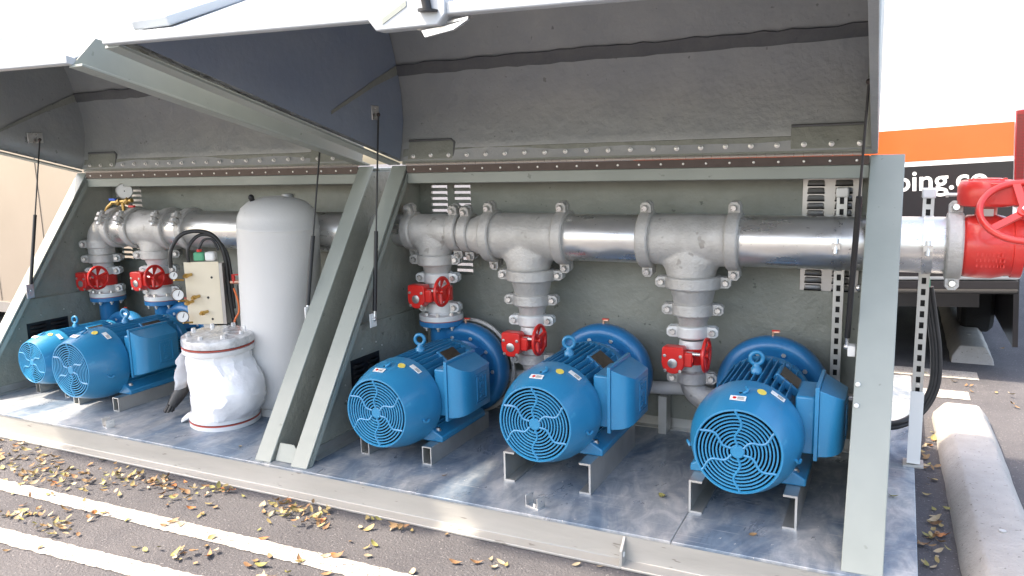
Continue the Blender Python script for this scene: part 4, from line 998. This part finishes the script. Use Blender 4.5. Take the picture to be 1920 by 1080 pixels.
# ------------------------------------------------------------------ truck behind
def truck():
    t = thing('parked_truck', 'rear of white box truck with orange stripe and black lower band', 'truck', (2.0, 3.0, ZG))
    t.rotation_euler = (0, R(-2.6), R(0))
    z0 = -ZG
    B = lambda a, b, m, n, par=t, bv=0: mk(n, MB().box(a, b).mesh(n), m, par, bevel=bv)
    X0, X1 = -1.35, 1.066
    B((X0, 0, .50+z0), (X1, 5.2, 3.3+z0), 'truck_white', 'body', bv=.03)
    B((X0+.01, -.006, 1.255+z0), (X1-.06, -.001, 1.455+z0), 'truck_orange', 'orange_band')
    B((X0+.01, -.005, 1.225+z0), (X1-.06, -.0005, 1.2545+z0), 'truck_white', 'white_band')
    B((X0+.01, -.0055, .53+z0), (X1-.06, -.0008, 1.2245+z0), 'truck_black', 'black_band')
    B((X0+.02, -.05, .425+z0), (X1-.02, .10, .452+z0), 'tyre', 'bumper', bv=.01)
    B((X0+.02, -.02, .4525+z0), (X1-.02, .12, .499+z0), 'truck_black', 'sill')
    tl = B((X1-.055, -.02, .95+z0), (X1-.005, .0, 1.52+z0), 'tail_red', 'tail_light', bv=.006)
    mb = MB(); z = .97
    while z < 1.50: mb.box((X1-.052, -.026, z+z0), (X1-.008, -.0205, z+.006+z0)); z += .018
    mk('lens_ribs', mb.mesh('lens_ribs'), 'tail_red', tl)
    tm = text_mesh('ping.co', .178, .001, .0028); tm.materials.append(MATS['white'])
    w = max(v.co.x for v in tm.vertices)
    o = mk('lettering', tm, None, t, loc=(.372, -.0075, 1.075+z0), rot=(R(90), 0, 0))
    o.scale = (1.0, 1, 1)
    B((X0+.2, .3, .28+z0), (X1-.2, 5.0, .495+z0), 'truck_black', 'chassis')
    for sx in (X0, X1-.03): B((sx, .12, .06+z0), (sx+.03, 5.15, .4995+z0), 'truck_black', 'shade_skirt')  # added panels that keep side light from under the truck
    for sx in (X0+.14, X1-.14):
        for yy in (1.5, 4.2):
            wl_ = mk('wheel', MB().lathe([(.20, -.11), (.36, -.11), (.39, -.08), (.39, .08), (.36, .11), (.20, .11)], (sx, yy, .39-.0), (1, 0, 0), 36).mesh('wheel'), 'tyre', t)
            mk('rim', MB().lathe([(0, -.05), (.20, -.112), (.20, .112), (0, .05)], (sx, yy, .39), (1, 0, 0), 28, False).mesh('rim'), 'stainless', wl_)
truck()
# beige trailer beyond the left end
def trailer():
    t = thing('parked_trailer', 'beige smooth-sided trailer beyond left end of enclosure', 'trailer', (-6.0, 3.0, ZG)); z0 = 0
    mk('body', MB().box((-3.4, -1.0, .12), (2.6, 1.2, 2.0)).mesh('body'), 'trailer_beige', t, bevel=.08)
    mk('side_rail', MB().box((-3.3, -1.012, .14), (2.5, -1.001, .24)).mesh('side_rail'), 'stainless', t)
    mk('roof_rail', MB().box((-3.3, -1.010, 1.86), (2.5, -1.001, 1.90)).mesh('roof_rail'), 'stainless', t)
    for x in (-2.6, -1.4, -.2, .55, 1.3, 2.05): mk('panel_joint', MB().box((x-.012, -1.006, .26), (x+.012, -1.0005, 1.85)).mesh('panel_joint'), 'trailer_beige', t)
    for x in (-1.4, -.5):
        w = mk('wheel', MB().lathe([(.14, -.09), (.30, -.09), (.32, -.06), (.32, .06), (.30, .09), (.14, .09)], (x, -.85, .32), (0, 1, 0), 30).mesh('wheel'), 'tyre', t)
    mk('wheel_arch', MB().box((-1.9, -1.013, .12), (.0, -1.0135+.012, .75)).mesh('wheel_arch'), 'black', t)
trailer()

# ------------------------------------------------------------------ fallen leaves
def leaf_mesh(seed, L, W):
    rnd = random.Random(seed); vs = []; fs = []; n = 6; curl = rnd.uniform(.25, 1.1); fold = rnd.uniform(.1, .6); tw = rnd.uniform(-.5, .5)
    for j in range(n+1):
        u = j/n; w = W*math.sin(PI*min(1, u*.94+.04))**.8*(1-.15*u); z = L*.25*curl*(2*u-1)**2*rnd.uniform(.7, 1.2)
        for s in (-1, 0, 1):
            vs.append((L*(u-.5), s*w/2, .002+z+abs(s)*fold*w*.35+s*tw*w*(u-.5)))
    for j in range(n):
        for s in (0, 1): fs.append((j*3+s, j*3+s+1, (j+1)*3+s+1, (j+1)*3+s))
    vs += [(L*.5, -.0007, vs[n*3+1][2]), (L*.5, .0007, vs[n*3+1][2]), (L*.68, 0, vs[n*3+1][2]+.004)]; k = len(vs); fs.append((k-3, k-2, k-1))
    zmin = min(v[2] for v in vs); vs = [(a, b, c-zmin+.001) for a, b, c in vs]
    return vs, fs
LEAFM = ['leaf_a', 'leaf_b', 'leaf_c', 'leaf_d', 'leaf_e', 'leaf_red']
LM = {}
for k in range(10):
    rnd = random.Random(k); vs, fs = leaf_mesh(k, rnd.uniform(.024, .046), rnd.uniform(.012, .021)); 
    for m in LEAFM:
        me = bpy.data.meshes.new('fallen_leaf'); me.from_pydata(vs, [], fs); me.shade_smooth(); me.materials.append(MATS[m]); LM[(k, m)] = me
rl = random.Random(42)
LABEL = {'leaf_a': 'tan brown', 'leaf_b': 'yellow', 'leaf_c': 'olive green', 'leaf_d': 'dark brown', 'leaf_e': 'pale dry', 'leaf_red': 'orange red'}
def on_stop(x, y): return 2.58 < x < 2.88 and .2 < y < 2.6
def put_leaf(x, y, z=ZG+.006):
    m = rl.choices(LEAFM, [4, 4, 3, 2.5, 3, 1])[0]; o = bpy.data.objects.new('fallen_leaf', LM[(rl.randrange(10), m)]); COL.objects.link(o)
    s = rl.uniform(.8, 1.35); o.location = (x, y, z); o.rotation_euler = (rl.uniform(-.35, .35), rl.uniform(-.35, .35), rl.uniform(0, 6.3)); o.scale = (s, s, s)
    line = -.489+.012*x < y < -.395+.017*x or -.797+.05*x < y < -.704+.047*x
    where = 'lying on a painted white line' if line else ('on dark asphalt right of the skid' if x > 2.4 else 'scattered on asphalt in front of the skid')
    tag(o, LABEL[m]+' fallen leaf '+where, 'leaf', 'fallen leaves')
n = 0
while n < 215:
    x = rl.uniform(-2.8, 1.75); y = -.06-abs(rl.gauss(0, .40))
    if y < -1.15: continue
    if rl.random() < (x+2.8)/9: continue
    put_leaf(x, y); n += 1
for k in range(26): put_leaf(rl.uniform(2.49, 2.57), rl.uniform(.2, 2.6))
for k in range(26):
    put_leaf(rl.uniform(2.95, 4.2), rl.uniform(1.2, 4.5))
for k in range(10): put_leaf(rl.uniform(2.5, 3.2), rl.uniform(2.7, 3.5))
for (x, y) in ((1.93, .16), (1.55, .35), (2.38, .7), (.62, .2), (-.5, .12)):
    put_leaf(x, y, .002)
    bpy.context.scene.collection.objects[-1]['label'] = bpy.context.scene.collection.objects[-1]['label'].split(' fallen')[0]+' fallen leaf lying on the metal deck'
# piles of litter nobody could count
mbs = {m: MB() for m in LEAFM}
def pile(cx, cy, sx, sy, n, hz=.02, ang=0):
    for k in range(int(n*.75)):
        a, b = rl.gauss(0, sx), rl.gauss(0, sy); x = cx+a*math.cos(ang)-b*math.sin(ang); y = cy+a*math.sin(ang)+b*math.cos(ang)
        if y > -.055 and x < 2.48: y = -.055-rl.random()*.02
        m = rl.choices(LEAFM, [5, 4, 2.5, 3, 3.5, .6])[0]; src = LM[(rl.randrange(10), m)]; s = rl.uniform(.75, 1.25)
        mt = Matrix.Translation((x, y, ZG+.006+rl.random()*hz)) @ Euler((rl.uniform(-.6, .6), rl.uniform(-.6, .6), rl.uniform(0, 6.3))).to_matrix().to_4x4() @ Matrix.Scale(s, 4)
        mbs[m].add([mt @ v.co for v in src.vertices], [tuple(p.vertices) for p in src.polygons])
pile(-1.35, -.30, .19, .06, 95, .02, -.15); pile(-.72, -.17, .16, .05, 60, .015, -.1); pile(-1.95, -.24, .16, .09, 95); pile(.10, -.15, .10, .04, 85, .025, -.1); pile(-1.0, -.62, .20, .04, 45, .012, .35); pile(-.74, -.69, .05, .03, 22)
pile(-.42, -.11, .05, .02, 20); pile(-.95, -.22, .10, .04, 30); pile(.55, -.10, .05, .02, 12); pile(.36, -.62, .04, .03, 12); pile(-.1, -.6, .05, .03, 12); pile(2.53, .75, .02, .22, 26); pile(2.53, 1.5, .02, .2, 14); pile(3.2, 2.6, .2, .2, 20)
for m in LEAFM:
    if mbs[m].v:
        me = bpy.data.meshes.new('leaf_litter'); me.from_pydata(mbs[m].v, [], mbs[m].f); me.shade_smooth(); me.materials.append(MATS[m])
        o = bpy.data.objects.new('leaf_litter', me); COL.objects.link(o); tag(o, LABEL[m]+' leaves gathered in drifts along the skid', 'leaf litter', kind='stuff')
